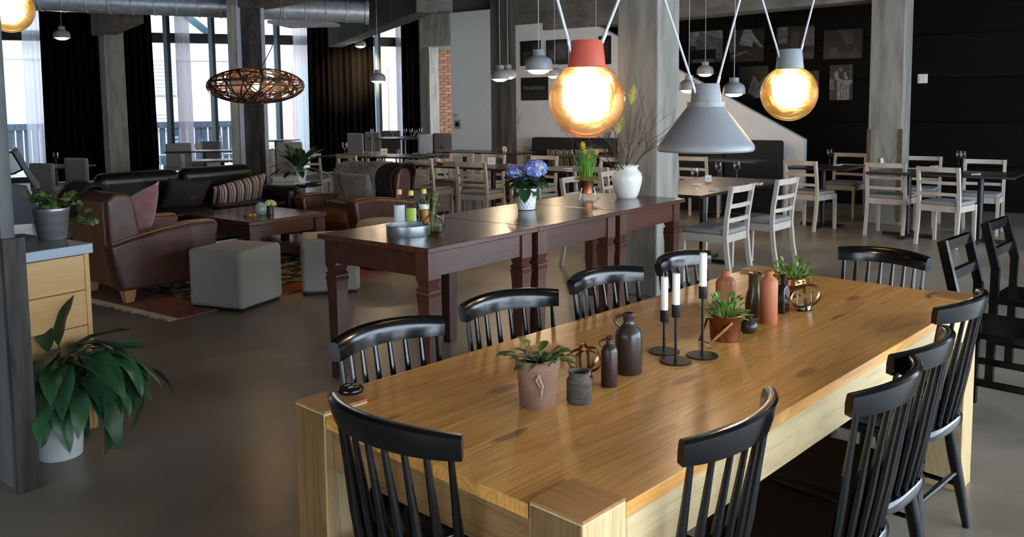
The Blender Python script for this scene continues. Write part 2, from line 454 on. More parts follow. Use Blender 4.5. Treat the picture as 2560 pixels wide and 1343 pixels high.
# brick end wall with every brick laid, plus the concrete reveal and lintel
bwall = struct(wallbar('wall_brick', BR0, BR1, 0, HC, 0.2, m_mortar), 'red brick end wall beyond the white door', 'wall')
bd = (BR1-BR0).normalized(); bn = Vector((bd.y,-bd.x,0));
if bn.dot(-BR0) < 0: bn = -bn
BL, BH = 0.235, 0.078
b0 = None; L0 = (BR1-BR0).length
ba = math.atan2(bd.y, bd.x)
s0 = (P2(1086,21.3)-BR0).dot(bd)
for r in range(38):
    s = s0-(BL/2 if r % 2 else 0)
    while s < s0+0.72:
        c = BR0+bd*(s+BL/2)+bn*0.105+Vector((0,0,0.04+r*BH))
        if b0 is None:
            b0 = bevel(MB().box((0,0,0), (BL-0.014, 0.03+0.0, BH-0.014)).build('brick', m_brick, bwall, smooth=False), 0.004, 1); o = b0
        else: o = share(b0, 'brick', bwall); bevel(o, 0.004, 1)
        o.location = c+bn*random.uniform(-0.004,0.004); o.rotation_euler = (0,0,ba)
        s += BL
struct(wallbar('wall_reveal', P2(1064,21.0), P2(1087,20.9), 0, HC, 0.5, m_conc), 'concrete reveal at the end of the window front', 'wall')
struct(wallbar('wall_lintel', P2(1060,20.8), P2(1200,20.4), 3.02, HC, 0.4, m_conc), 'concrete lintel above the red brick end wall', 'wall')

# ------------------------------------------------------------------ columns and beams
def column(name, c, sx, sy, z0, z1, m, rz=0.0, label=''):
    o = bevel(MB().box((0,0,(z1-z0)/2), (sx,sy,z1-z0)).build(name, m, smooth=False), 0.012, 2)
    o.location = (c[0], c[1], z0); o.rotation_euler = (0,0,rz); tag(o, label, 'column', kind='structure'); return o
RB = math.radians(-3)                       # grid of the frame is turned a little
c3 = on(1645, 745)
P3 = Vector((c3.x+0.18, c3.y+0.18, 0))
col3 = column('concrete_column', P3, 0.36, 0.36, 0, HC, m_conc, RB, 'grey concrete column behind the cone lamp and white vase')
P4c = Vector((11.36, 2.30, 0))
col4 = column('concrete_column', P4c, 0.38, 0.40, 0, HC, m_conc, RB, 'grey concrete column standing before the black wall')
for s in (-1, 1):
    g = MB().box((-0.195, s*0.185, 0.62), (0.02, 0.045, 1.15)).build('corner_guard', m_guard, col4, smooth=False)
PC2 = P2(635, 11.0)
col2 = column('concrete_column', PC2, 0.25, 0.30, 0, HC, m_conc_k, math.radians(-37), 'dark stained concrete column behind the sofa')
m_casing = mat('pale_grey_casing', (0.30,0.31,0.34), 0.6)
for xx, ww, dd, mm, nm in ((-0.15,0.06,0.30,m_casing,'casing'), (-0.235,0.11,0.27,m_conc,'side_pier'), (0.145,0.05,0.30,m_casing,'casing')):
    MB().box((xx, 0.01, HC/2), (ww, dd, HC)).build(nm, mm, col2, smooth=False)
PC1 = P2(287, 14.3)
col1 = column('concrete_column', PC1, 0.32, 0.32, 0, HC, m_conc, math.radians(-14), 'slim concrete column between the dark curtains')
# near pier at the left edge with its dark guard board
c0 = on(60, 1228)
col0 = column('concrete_pier', (c0.x+0.020, c0.y+0.45), 0.055, 0.9, 0, HC, m_conc_p, math.radians(-2), 'pale concrete pier at the left edge with dark guard board')
gb = MB().box((0.008, -0.462, 0.5), (0.080, 0.03, 1.04)).build('guard_board', mat('dark_oak_guard', (0.018,0.014,0.012), 0.8, col2=(0.05,0.042,0.038), nscale=30, stretch=(1,1,0.1)), col0, smooth=False); gb['label'] = 'dark stained guard board'
def beam(name, p, q, zb, w, h, m, label):
    p, q = Vector((p[0],p[1],zb+h/2)), Vector((q[0],q[1],zb+h/2))
    return tag(bevel(MB().bar(p, q, w, h).build(name, m, smooth=False), 0.01, 1), label, 'beam', kind='structure')
bdir = (PC2-P3).normalized()
beam('concrete_beam', P3-bdir*6.2, PC2+bdir*0.25, 2.82, 0.4, 0.98, m_beamc, 'concrete beam running over the two middle columns')
beam('concrete_beam', P4c-bdir*5.8, P4c+bdir*6.75, 2.80, 0.42, 1.0, m_beamc, 'concrete beam along the black wall')
def hpt(px, py, zb):
    p = on(px, py, zb); return Vector((p.x, p.y, 0))
a1, a2 = hpt(261, 88, 2.8), hpt(375, 37, 2.8); d1 = (a2-a1).normalized()
beam('concrete_beam', a1-d1*0.2, a1+d1*2.3, 2.8, 0.34, 1.0, m_conc_d, 'concrete beam meeting the slim column between curtains')
b1, b2 = hpt(868, 107, 2.8), hpt(1072, 29, 2.8); d2 = (b2-b1).normalized()
beam('concrete_beam', b1-d2*1.2, b1+d2*5.4, 2.8, 0.30, 1.0, m_conc_d, 'dark concrete beam crossing above the far curtain')

# spiral duct under the ceiling
q0, q1 = at(-260, -16, 10.6), at(922, 32, 11.8)
dk = thing('air_duct', 'large round spiral steel air duct under ceiling', 'duct', q0)
dv = q1-q0; Ld = dv.length; dr = 0.148
MB().tube([dv*(i/14) for i in range(15)], dr, 20).build('pipe', m_steel, dk)
for i in range(1, int(Ld/0.28)):
    pts = []
    o = MB(); mtx = dv.to_track_quat('Z','Y').to_matrix()
    o.lathe([(dr+0.001,-0.012),(dr+0.008,-0.006),(dr+0.008,0.006),(dr+0.001,0.012)], 20, c=dv*(i*0.28/Ld), m=mtx, cap0=False, cap1=False).build('seam_rib', m_steel, dk)
MB().lathe([(dr+0.02,-0.05),(dr+0.02,0.0)], 20, c=dv, m=dv.to_track_quat('Z','Y').to_matrix()).build('end_flange', m_steel, dk)

# ------------------------------------------------------------------ window front: full height glazing
def facade_window(px0, px1, mulls, label):
    global WN; WN += 1
    p, q = F(px0), F(px1)
    root = struct(empty('window_%d' % WN, p), label, 'window')
    Z = lambda z: Vector((0,0,z))
    MB().bar(Z(0.06), q-p+Z(0.06), 0.12, 0.12).build('bottom_rail', m_frame, root, smooth=False)
    MB().bar(Z(3.17), q-p+Z(3.17), 0.14, 0.22).build('transom', m_frame, root, smooth=False)
    MB().bar(Z(3.78), q-p+Z(3.78), 0.14, 0.1).build('top_rail', m_frame, root, smooth=False)
    for mx in mulls:
        c = F(mx)-p
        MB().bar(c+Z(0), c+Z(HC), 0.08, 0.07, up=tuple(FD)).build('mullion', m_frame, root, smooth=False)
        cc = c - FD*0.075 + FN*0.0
        MB().bar(cc+Z(0), cc+Z(HC), 0.16, 0.08, up=tuple(FD)).build('mullion_cheek', m_frame_side, root, smooth=False)  # pale strip painted as the lit face of the black mullion
    ps = [px0]+list(mulls)+[px1]
    for i in range(len(ps)-1):
        a, b = F(ps[i])-p, F(ps[i+1])-p
        MB().bar(a+Z(1.6), b+Z(1.6), 0.008, 3.0).build('pane', m_pane, root, smooth=False)
        MB().bar(a+Z(3.5), b+Z(3.5), 0.008, 0.46).build('pane', m_pane, root, smooth=False)
    return root
facade_window(-330, 290, [-200, -60, 8, 200], 'floor to ceiling glazing behind the leftmost dark curtain')
facade_window(290, 622, [300, 430, 541], 'floor to ceiling glazing left of the dark column')
facade_window(622, 850, [702, 800], 'floor to ceiling glazing right of the dark column')
facade_window(850, 1062, [951, 1056], 'narrow glazing beside the brick end wall')

# ------------------------------------------------------------------ curtains on the window front
m_curt = mat('black_velvet_curtain', (0.0018,0.0015,0.0015), 0.9, col2=(0.004,0.003,0.0026), nscale=30, stretch=(1,1,0.05), spec=0.05)
def sheer_mat(name, col, a):
    m = bpy.data.materials.new(name); m.use_nodes = True; t = m.node_tree; n = t.nodes; L = t.links; n.clear()
    o = n.new('ShaderNodeOutputMaterial'); tr = n.new('ShaderNodeBsdfTransparent'); tl = n.new('ShaderNodeBsdfTranslucent'); df = n.new('ShaderNodeBsdfDiffuse')
    tl.inputs['Color'].default_value = C4(col); df.inputs['Color'].default_value = C4(col)
    m1 = n.new('ShaderNodeMixShader'); m1.inputs['Fac'].default_value = 0.5; L.new(tl.outputs[0], m1.inputs[1]); L.new(df.outputs[0], m1.inputs[2])
    m2 = n.new('ShaderNodeMixShader'); m2.inputs['Fac'].default_value = a; L.new(tr.outputs[0], m2.inputs[1]); L.new(m1.outputs[0], m2.inputs[2])
    L.new(m2.outputs[0], o.inputs['Surface']); return m
m_sheer = sheer_mat('sheer_white_curtain', (0.75,0.77,0.85), 0.72)
m_sheer2 = sheer_mat('sheer_mauve_curtain', (0.50,0.45,0.50), 0.85)
def curtain(name, px0, px1, top, m, label, cat, off, pleat=0.13, amp=0.06, flare=1.0, group=None):
    p, q = F(px0, 0, off), F(px1, 0, off); L = (q-p).length; n = max(4, int(L/pleat)); seg = n*8
    d = (q-p).normalized(); nn = Vector((d.y,-d.x,0)); ph = random.random()*6
    mid = (p+q)/2
    def fn(u, v):
        w = 1+(flare-1)*(1-v)
        x = (u-0.5)*L*w
        a = amp*(0.75+0.35*math.sin(u*n*1.7+ph))*(1.0-0.25*v)
        y = a*math.sin(u*n*2*PI+0.5*math.sin(u*n*0.9+ph)+0.35*(1-v)*math.sin(3*u+ph))
        return d*x + nn*y + Vector((0,0,0.03+v*(top-0.03)))
    o = MB().grid(fn, seg, 6).build(name, m); o.location = mid
    return tag(o, label, cat, group)
curtain('dark_curtain', 112, 264, 3.75, m_curt, 'black curtain left of the slim concrete column', 'curtain', 0.35, flare=1.06)
curtain('dark_curtain', 306, 388, 3.75, m_curt, 'black curtain right of the slim concrete column', 'curtain', 0.35, flare=1.10)
curtain('dark_curtain', 774, 936, 3.75, m_curt, 'wide black curtain behind the far dining tables, warm light on it', 'curtain', 0.35, flare=1.04)
curtain('dark_curtain', 1006, 1050, 3.75, m_curt, 'narrow black curtain beside the brick end wall', 'curtain', 0.35, flare=1.05)
curtain('sheer_curtain', 66, 112, 3.75, m_sheer, 'thin white sheer curtain at the left window', 'curtain', 0.22, 0.10, 0.035, 1.05)
curtain('sheer_curtain', 446, 482, 3.75, m_sheer2, 'gathered grey sheer curtain left of the dark column', 'curtain', 0.22, 0.08, 0.035, 1.06)
curtain('sheer_curtain', 738, 776, 3.75, m_sheer, 'white sheer curtain beside the wide black curtain', 'curtain', 0.22, 0.10, 0.035, 1.02)
curtain('sheer_curtain', 993, 1007, 3.75, m_sheer2, 'narrow mauve sheer curtain near brick end wall', 'curtain', 0.22, 0.07, 0.03, 1.05)

# ------------------------------------------------------------------ outside: terrace, fence, neighbour house
m_out = mat('terrace_decking', (0.35,0.35,0.36), 0.9)
m_house = mat('pale_house_render', (0.50,0.465,0.45), 0.9, col2=(0.54,0.505,0.49), nscale=3)
m_house2 = mat('pink_brick_house', (0.47,0.35,0.31), 0.9, col2=(0.50,0.385,0.345), nscale=12)
m_grey_l = mat('pale_grey_metal', (0.45,0.5,0.55), 0.5)
m_fence = mat('weathered_fence', (0.055,0.075,0.115), 0.8, col2=(0.10,0.125,0.165), nscale=6, stretch=(4,4,0.4))
m_outchair = mat('steel_blue_garden_chair', (0.22,0.32,0.42), 0.5)
OD = -FN
g0, g1 = F(-420)+FD*-6, F(1062)+FD*9
ter = MB().prism([(v.x, v.y) for v in (g0+OD*0.05, g1+OD*0.05, g1+OD*14, g0+OD*14)], -0.2, o=(0,0,-0.02), ux=(1,0,0), uy=(0,1,0), un=(0,0,1)).build('terrace', m_out, smooth=False)
fix_normals(ter); struct(ter, 'terrace floor outside the window front', 'terrace')
def outF(px, dist, z=0.0): return F(px, z, -dist)
hs = thing('neighbour_house', 'pale rendered house seen through the windows', 'building', outF(500, 9.0))
hv = FD
ha, hb = outF(-600, 9.0)-hs.location, outF(640, 9.0)-hs.location
MB().bar(ha+Vector((0,0,3.5)), hb+Vector((0,0,3.5)), 0.4, 7.0).build('wall', m_house, hs, smooth=False)
MB().bar(ha+FN*0.23+Vector((0,0,3.2)), hb+FN*0.23+Vector((0,0,3.2)), 0.06, 0.09).build('string_course', m_grey_l, hs, smooth=False)
for px, zc, w, h in ((414, 2.62, 0.75, 1.2), (393, 1.25, 0.9, 0.7)):
    c = outF(px, 9.0)-hs.location+FN*0.24
    w0 = MB().bar(c-FD*w/2+Vector((0,0,zc)), c+FD*w/2+Vector((0,0,zc)), 0.08, h).build('window', m_house, hs, smooth=False)
    for k in range(int(h/0.12)):
        zz = zc-h/2+0.06+k*0.12
        MB().bar(c+FN*0.05-FD*w/2*0.9+Vector((0,0,zz)), c+FN*0.05+FD*w/2*0.9+Vector((0,0,zz)), 0.05, 0.05).build('shutter_slat', m_grey_l, w0, smooth=False)
h2 = thing('brick_house', 'pinkish brick house seen through the right windows', 'building', outF(760, 8.0))
ha, hb = outF(648, 8.0)-h2.location, outF(1120, 8.0)-h2.location
MB().bar(ha+Vector((0,0,3.5)), hb+Vector((0,0,3.5)), 0.4, 7.0).build('wall', m_house2, h2, smooth=False)
for px in (672, 756, 990):
    c = outF(px, 8.0)-h2.location+FN*0.22
    w0 = MB().bar(c-FD*0.28+Vector((0,0,1.6)), c+FD*0.28+Vector((0,0,1.6)), 0.08, 2.8).build('window', m_house, h2, smooth=False)
    MB().bar(c-FD*0.2+FN*0.04+Vector((0,0,1.6)), c+FD*0.2+FN*0.04+Vector((0,0,1.6)), 0.05, 2.5).build('pane', m_grey_l, w0, smooth=False)
fe = thing('terrace_fence', 'dark vertical board fence outside the windows', 'fence', outF(300, 3.0))
fa, fb = outF(-150, 3.0)-fe.location, outF(640, 3.0)-fe.location; fl_ = (fb-fa).length
MB().bar(fa+Vector((0,0,1.16)), fb+Vector((0,0,1.16)), 0.09, 0.16).build('handrail', m_fence, fe, smooth=False)
bd0 = None; nb = int(fl_/0.172); fang = math.atan2(FD.y, FD.x)
for i in range(nb):
    c = fa+FD*(0.09+i*0.172)+Vector((0,0,0.62))
    if bd0 is None: bd0 = MB().box((0,0,0), (0.140,0.025,1.0)).build('board', m_fence, fe, smooth=False); o = bd0
    else: o = share(bd0, 'board', fe)
    o.location = c; o.rotation_euler = (0,0,fang)
for i in range(6):
    c = fa+(fb-fa)*(i/5)-FN*0.06
    MB().box(c+Vector((0,0,0.6)), (0.09,0.09,1.2)).build('post', m_fence, fe, smooth=False)
def garden_chair(px, dist, rz, label):
    t = thing('garden_chair', label, 'chair', outF(px, dist), rz)
    MB().box((0,0,0.45), (0.46,0.46,0.03)).build('seat', m_outchair, t)
    for sx in (-1,1):
        for sy in (-1,1): MB().tube([(sx*0.2,sy*0.2,0.44),(sx*0.23,sy*0.23,0)], 0.014, 6).build('leg', m_outchair, t)
    for k in range(4): MB().box((0,-0.24,0.58+k*0.1), (0.44,0.02,0.05)).build('back_slat', m_outchair, t)
    for sx in (-1,1): MB().tube([(sx*0.22,-0.22,0.44),(sx*0.22,-0.25,0.92)], 0.014, 6).build('back_post', m_outchair, t)
garden_chair(407, 1.2, 0.6, 'steel blue garden chair outside the window, left of sheer curtain')
garden_chair(572, 1.0, -2.0, 'pale garden chair outside the window beside the dark column')

# ------------------------------------------------------------------ the long pine table
T_ANG = math.radians(-8); T_L, T_W, T_H = 2.451, 0.9495, 0.76
TB = Vector((1.2444, 0.7445, 0))
TX = Vector((math.cos(T_ANG), math.sin(T_ANG), 0)); TY = Vector((-math.sin(T_ANG), math.cos(T_ANG), 0))
def tl(lx, ly, z=0.0): return TB+TX*lx+TY*ly+Vector((0,0,z))
m_pine = wood('honey_pine_top', (0.84,0.445,0.120), (0.60,0.258,0.053), (0.25,0.08,0.014), 0, 1.0, 0.36, knots=0.08, coat=0.25, vary=0.06, rings=0.30)
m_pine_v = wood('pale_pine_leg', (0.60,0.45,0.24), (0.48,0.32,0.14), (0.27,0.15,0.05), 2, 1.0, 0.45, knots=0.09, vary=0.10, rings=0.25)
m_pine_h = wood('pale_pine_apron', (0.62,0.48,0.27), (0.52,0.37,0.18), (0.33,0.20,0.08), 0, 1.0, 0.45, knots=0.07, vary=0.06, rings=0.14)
m_pine_shade = wood('brown_pine_facing', (0.27,0.155,0.06), (0.17,0.09,0.03), (0.07,0.035,0.01), 2, 1.0, 0.45, knots=0.06, vary=0.08, rings=0.4)  # shade of the near legs' end faces put into this brown
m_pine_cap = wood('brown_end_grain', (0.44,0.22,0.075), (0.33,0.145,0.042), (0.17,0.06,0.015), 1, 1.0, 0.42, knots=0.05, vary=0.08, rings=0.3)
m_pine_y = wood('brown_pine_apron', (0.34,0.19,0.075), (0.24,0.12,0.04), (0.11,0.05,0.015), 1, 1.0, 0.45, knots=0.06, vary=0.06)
tab = thing('dining_table', 'long honey coloured pine table with square corner posts', 'table', TB, T_ANG)
TT = 0.030; NP = 7; pw = T_W/NP; LG = 0.132
for i in range(NP):
    e = LG if i in (0, NP-1) else 0.0
    # outer boards stop at the corner posts
    o = bevel(MB().box((T_L/2, (i+0.5)*pw, T_H-0.011-TT/2), (T_L-2*e-0.002*(i % 3), pw-0.0002, TT)).build('plank', m_pine, tab, smooth=False), 0.0005, 1)
lg0 = None
for ix in (0, 1):
    for iy in (0, 1):
        c = (LG/2+ix*(T_L-LG), LG/2+iy*(T_W-LG), T_H/2)
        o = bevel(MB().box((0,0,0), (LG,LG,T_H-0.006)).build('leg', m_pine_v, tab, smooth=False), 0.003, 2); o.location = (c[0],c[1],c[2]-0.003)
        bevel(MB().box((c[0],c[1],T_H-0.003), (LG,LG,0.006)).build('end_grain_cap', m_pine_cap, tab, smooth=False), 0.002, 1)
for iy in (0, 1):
    bevel(MB().box((0.0045, LG/2+iy*(T_W-LG), (T_H-0.006)/2-0.001), (0.013,LG-0.004,T_H-0.010)).build('leg_facing', m_pine_shade, tab, smooth=False), 0.003, 1)  # added brown board, stands in for shade on the near legs' end faces
AH = 0.115
for iy in (0, 1):
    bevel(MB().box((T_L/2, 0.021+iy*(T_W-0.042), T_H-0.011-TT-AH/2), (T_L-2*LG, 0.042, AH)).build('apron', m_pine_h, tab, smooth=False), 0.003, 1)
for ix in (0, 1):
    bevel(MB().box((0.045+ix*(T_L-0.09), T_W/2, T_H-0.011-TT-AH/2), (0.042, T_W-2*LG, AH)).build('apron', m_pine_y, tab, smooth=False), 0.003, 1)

# ------------------------------------------------------------------ black spindle chairs
m_blk = mat('black_lacquer', (0.003,0.0032,0.0036), 0.17, spec=0.6)
def spindle_chair():
    t = empty('spindle_chair')
    # seat: saddle plank, z 0.44
    def seat_out(a):
        x, y = math.cos(a), math.sin(a); k = 0.42
        r = 1/((abs(x)**3.6+abs(y)**3.6)**(1/3.6))
        w = 0.215-0.02*(0.5-0.5*y*r)*0 + (0.012*y)
        return Vector((x*r*w, y*r*0.205, 0))
    n = 32; vs, fs = [], []
    ring = [seat_out(2*PI*i/n) for i in range(n)]
    def dish(p, s): return -0.012*(1-s*s)
    rows = [(0.0,0.428),(0.93,0.405),(1.0,0.412),(1.0,0.434),(0.975,0.441),(0.7,None),(0.35,None)]
    for s, zz in rows:
        for p in ring:
            z = zz if zz is not None else 0.441+(-0.010 if s < 0.5 else -0.006)
            vs.append(Vector((p.x*s, p.y*s, z if s > 0.01 else 0.405)))
    m = len(rows)
    for i in range(m-1):
        for k in range(n):
            l = (k+1) % n; fs.append((i*n+k, i*n+l, (i+1)*n+l, (i+1)*n+k))
    fs.append(tuple((m-1)*n+k for k in range(n)))
    obj('seat', vs, fs, m_blk, t, angle=50)
    # crest rail: bent plank, concave towards the sitter; top at 0.88
    R0, half = 0.34, 0.62
    cy = -0.27+R0
    def rail(u, v):
        # u around cross-section (0..1), v along
        a = -half+v*2*half
        c = Vector((math.sin(a)*R0*1.0, cy-math.cos(a)*R0, 0))
        out = Vector((math.sin(a), -math.cos(a), 0))
        e = abs(2*v-1); hh = 0.064-0.010*e**3
        q = [(-0.010,-hh),(0.013,-hh),(0.017,-hh*0.5),(0.016,-0.006),(0.010,0.0),(-0.004,0.0),(-0.010,-0.005),(-0.013,-hh*0.5)]
        o, z = q[int(round(u*8)) % 8]
        lean = -z*0.16
        return c+out*(o-lean)+Vector((0,0,0.88+z-0.012*e*e))
    b = MB().grid(rail, 8, 26, closed_u=True)
    b.f.append(tuple(range(8))); b.f.append(tuple(range(26*8, 27*8)))
    fix_normals(b.build('crest_rail', m_blk, t, angle=45))
    NS = 8
    for i in range(NS):
        k = i/(NS-1)*2-1; a = k*half*0.86
        top = Vector((math.sin(a)*R0, cy-math.cos(a)*R0+0.008, 0.826))
        ab = k*0.80
        bot = Vector((math.sin(ab)*0.225, -0.188+0.07*(1-math.cos(ab))*1.3, 0.432))
        pts = [bot+(top-bot)*s for s in (0,0.15,0.42,0.7,1.0)]
        MB().tube(pts, [0.008,0.0105,0.0125,0.009,0.0065], 8).build('spindle', m_blk, t)
    legs = {}
    for sx in (-1, 1):
        for sy in (-1, 1):
            p0 = Vector((sx*0.15, sy*0.135, 0.41)); p1 = Vector((sx*0.205, sy*0.195, 0.0))
            MB().tube([p0+(p1-p0)*s for s in (0,0.3,0.6,1)], [0.018,0.021,0.019,0.013], 10).build('leg', m_blk, t)
            legs[sx,sy] = (p0, p1)
    def lp(sx, sy, s): p0, p1 = legs[sx,sy]; return p0+(p1-p0)*s
    def stretcher(a, b): MB().tube([a, (a+b)/2, b], [0.008,0.0105,0.008], 8).build('stretcher', m_blk, t)
    for sx in (-1, 1): stretcher(lp(sx,-1,0.62), lp(sx,1,0.62))
    for sy in (-1, 1): stretcher(lp(-1,sy,0.5), lp(1,sy,0.5))
    return t
proto = spindle_chair(); used = False
def place(proto_flag, root, loc, rz, label, cat, group=None, name=None):
    o = root if not proto_flag[0] else copy_tree(root)
    proto_flag[0] = True
    o.location = loc; o.rotation_euler = (0,0,rz); tag(o, label, cat, group)
    return o
fl_sp = [False]
def chair_at(ra, rb, rz_deg, label):
    """rail ends given at rail height"""
    a, b = on(*ra, 0.875), on(*rb, 0.875); mid = (a+b)/2; mid.z = 0
    rz = math.radians(rz_deg); f = Vector((-math.sin(rz), math.cos(rz), 0))
    return place(fl_sp, proto, mid+f*0.23, rz, label, 'chair')
chair_at((836,843),(1088,785), 180-10, 'black spindle chair nearest the tray table, left side of pine table')
chair_at((1152,750),(1383,722), 180-20, 'black spindle chair turned outward, second along left side of pine table')
chair_at((1421,693),(1592,661), 180-15, 'black spindle chair third along left side of pine table')
chair_at((1641,650),(1756,623), 180-9, 'black spindle chair behind the candles, last on left side')
chair_at((2110,612),(2322,640), 90-12, 'black spindle chair at the far end of pine table')
chair_at((828,982),(1118,1085), -90-4, 'black spindle chair at the near end of pine table')
chair_at((1727,1100),(1948,962), -5, 'black spindle chair nearest the camera, right side of pine table')
chair_at((2160,980),(2290,884), -7, 'black spindle chair second along right side of pine table')
chair_at((2262,878),(2371,815), -9, 'black spindle chair third along right side, mostly hidden')
chair_at((2360,766),(2464,718), -11, 'black spindle chair at far right corner of pine table')

# ------------------------------------------------------------------ things on the pine table
m_terra = mat('terracotta_orange', (0.42,0.135,0.055), 0.5, col2=(0.48,0.17,0.075), nscale=6, bump=0.05)
m_terra_old = mat('weathered_terracotta', (0.19,0.105,0.070), 0.85, col2=(0.34,0.185,0.115), nscale=9, detail=7, bump=0.1)
m_brownst = mat('dark_brown_stoneware', (0.032,0.020,0.016), 0.33, col2=(0.05,0.032,0.026), nscale=12, coat=0.2)
m_plumst = mat('plum_brown_stoneware', (0.04,0.018,0.016), 0.36, col2=(0.055,0.026,0.022), nscale=8, coat=0.15)
m_ribst = mat('ribbed_grey_stoneware', (0.05,0.042,0.035), 0.7, col2=(0.12,0.095,0.075), nscale=50, stretch=(1,1,5))
m_olive = mat('olive_brown_glaze', (0.05,0.032,0.012), 0.3, col2=(0.14,0.085,0.025), nscale=18, stretch=(1,1,0.4), coat=0.3)
m_copper = mat('aged_copper', (0.40,0.16,0.075), 0.3, metal=0.95, col2=(0.28,0.10,0.05), nscale=14, rvar=0.1)
m_brass = mat('worn_brass_band', (0.30,0.17,0.06), 0.35, metal=0.9, col2=(0.14,0.07,0.03), nscale=22, rvar=0.1)
m_amberg = mat('dark_amber_bottle', (0.020,0.006,0.004), 0.12, coat=0.4)
m_soil = mat('potting_soil', (0.012,0.009,0.007), 0.95, col2=(0.03,0.022,0.016), nscale=60)
m_candle = mat('ivory_candle_wax', (0.86,0.80,0.70), 0.5)
m_wick = mat('candle_wick', (0.03,0.025,0.02), 0.9)
m_twine = mat('jute_twine', (0.46,0.34,0.21), 0.9, col2=(0.32,0.22,0.13), nscale=90)
m_leafj = mat('jade_leaf', (0.06,0.11,0.025), 0.38, col2=(0.15,0.19,0.05), nscale=14, vary=0.25)
m_leafl = mat('light_green_leaf', (0.13,0.23,0.035), 0.45, col2=(0.22,0.32,0.07), nscale=18, vary=0.25)
m_glassc = glass('clear_glass', (0.975,0.985,0.985), 0.0, 0.17)
m_tealight = mat('tealight_white', (0.7,0.68,0.62), 0.5)
m_blkmet = mat('matt_black_iron', (0.006,0.006,0.007), 0.42)

def vessel(name, prof, m, label, cat, loc, seg=28, wall=0.004, rz=0.0):
    t = thing(name, label, cat, loc, rz)
    MB().lathe(shell(prof, wall), seg, cap1=True).build('body', m, t)
    return t
def leaf(L, Wd, thick=0.0, curl=0.25, fold=0.15, seg=6, pw=1.0):
    """leaf blade along +y, tip curling down; thin closed solid"""
    vs, fs = [], []
    for i in range(seg+1):
        s = i/seg; w = Wd*0.5*(math.sin(PI*min(1, (s**pw)*0.93+0.05))**0.8)
        if i == seg: w = Wd*0.02
        y = L*s; z = -curl*L*s*s
        vs += [Vector((-w, y, z+fold*w)), Vector((0, y, z)), Vector((w, y, z+fold*w)), Vector((0, y, z-max(thick, 0.0004)))]
    for i in range(seg):
        a, b = i*4, (i+1)*4
        fs += [(a,a+1,b+1,b),(a+1,a+2,b+2,b+1),(a+2,a+3,b+3,b+2),(a+3,a,b,b+3)]
    return vs, fs
def plant(parent, m, n, L, Wd, r0, z0, up=(0.2,1.2), thick=0.0004, curl=0.3, stem=0.03, name='leaf', m_stem=None, seg=6, spread=1.0, jitter=0.35, fold=0.15, pw=1.0):
    vs, fs = leaf(L, Wd, thick, curl, fold, seg, pw); first = None
    for i in range(n):
        a = 2*PI*i*0.381966+random.uniform(-jitter,jitter); el = random.uniform(*up)
        k = random.uniform(0.7,1.15); st = stem*random.uniform(0.4,1.0)
        base = Vector((math.cos(a)*r0*random.random()*spread, math.sin(a)*r0*random.random()*spread, z0))
        d = Vector((math.cos(a)*math.cos(el), math.sin(a)*math.cos(el), math.sin(el)))
        o = obj(name, vs, fs, m, parent) if first is None else share(first, name, parent)
        if first is None: first = o
        o.location = base+d*st; o.rotation_euler = (el, 0, a-PI/2); o.scale = (k,k,k)
        if m_stem is not None:
            MB().tube([base, base+d*st*1.05], 0.0016, 5).build('stem', m_stem, parent)
TZ = T_H-0.011
# weathered pot with jade plant and twine
t = vessel('flower_pot', [(0.044,0),(0.047,0.004),(0.054,0.098),(0.0575,0.100),(0.058,0.120),(0.054,0.122)], m_terra_old, 'weathered terracotta pot with jade plant and jute twine tuft', 'plant pot', tl(0.42,0.485,TZ))
MB().lathe([(0.0005,0.108),(0.052,0.108)], 20, cap0=False).build('soil', m_soil, t)
plant(t, m_leafj, 34, 0.034, 0.024, 0.034, 0.112, (-0.15,0.85), 0.004, 0.35, 0.05, 'leaf', m_leafj, 6, pw=1.1, fold=0.25)
vd = (CAM_P-t.location); vd.z = 0; vd.normalize(); 
sd = Vector((-vd.y, vd.x, 0))
MB().tube([vd*0.0575+sd*0.003+Vector((0,0,0.094)), vd*0.061+sd*0.006+Vector((0,0,0.08)), vd*0.059+sd*0.012+Vector((0,0,0.066)), vd*0.058+sd*0.009+Vector((0,0,0.052)), vd*0.057+sd*0.008+Vector((0,0,0.035))], [0.0025,0.003,0.0032,0.0028,0.0015], 6).build('twine', m_twine, t)
MB().tube([vd*0.0575+sd*0.003+Vector((0,0,0.094)), vd*0.062-sd*0.004+Vector((0,0,0.082)), vd*0.059+sd*0.006+Vector((0,0,0.062))], [0.0025,0.003,0.002], 6).build('twine', m_twine, t)
# ribbed jar
pr = [(0.028,0),(0.031,0.004)]
for k in range(9): pr += [(0.0325,0.008+k*0.0052),(0.0308,0.0105+k*0.0052)]
pr += [(0.033,0.056),(0.031,0.062),(0.0265,0.068),(0.0265,0.079),(0.029,0.083)]
vessel('stoneware_jar', pr, m_ribst, 'small ribbed grey brown stoneware jar on pine table', 'jar', tl(0.50,0.415,TZ), wall=0.003)
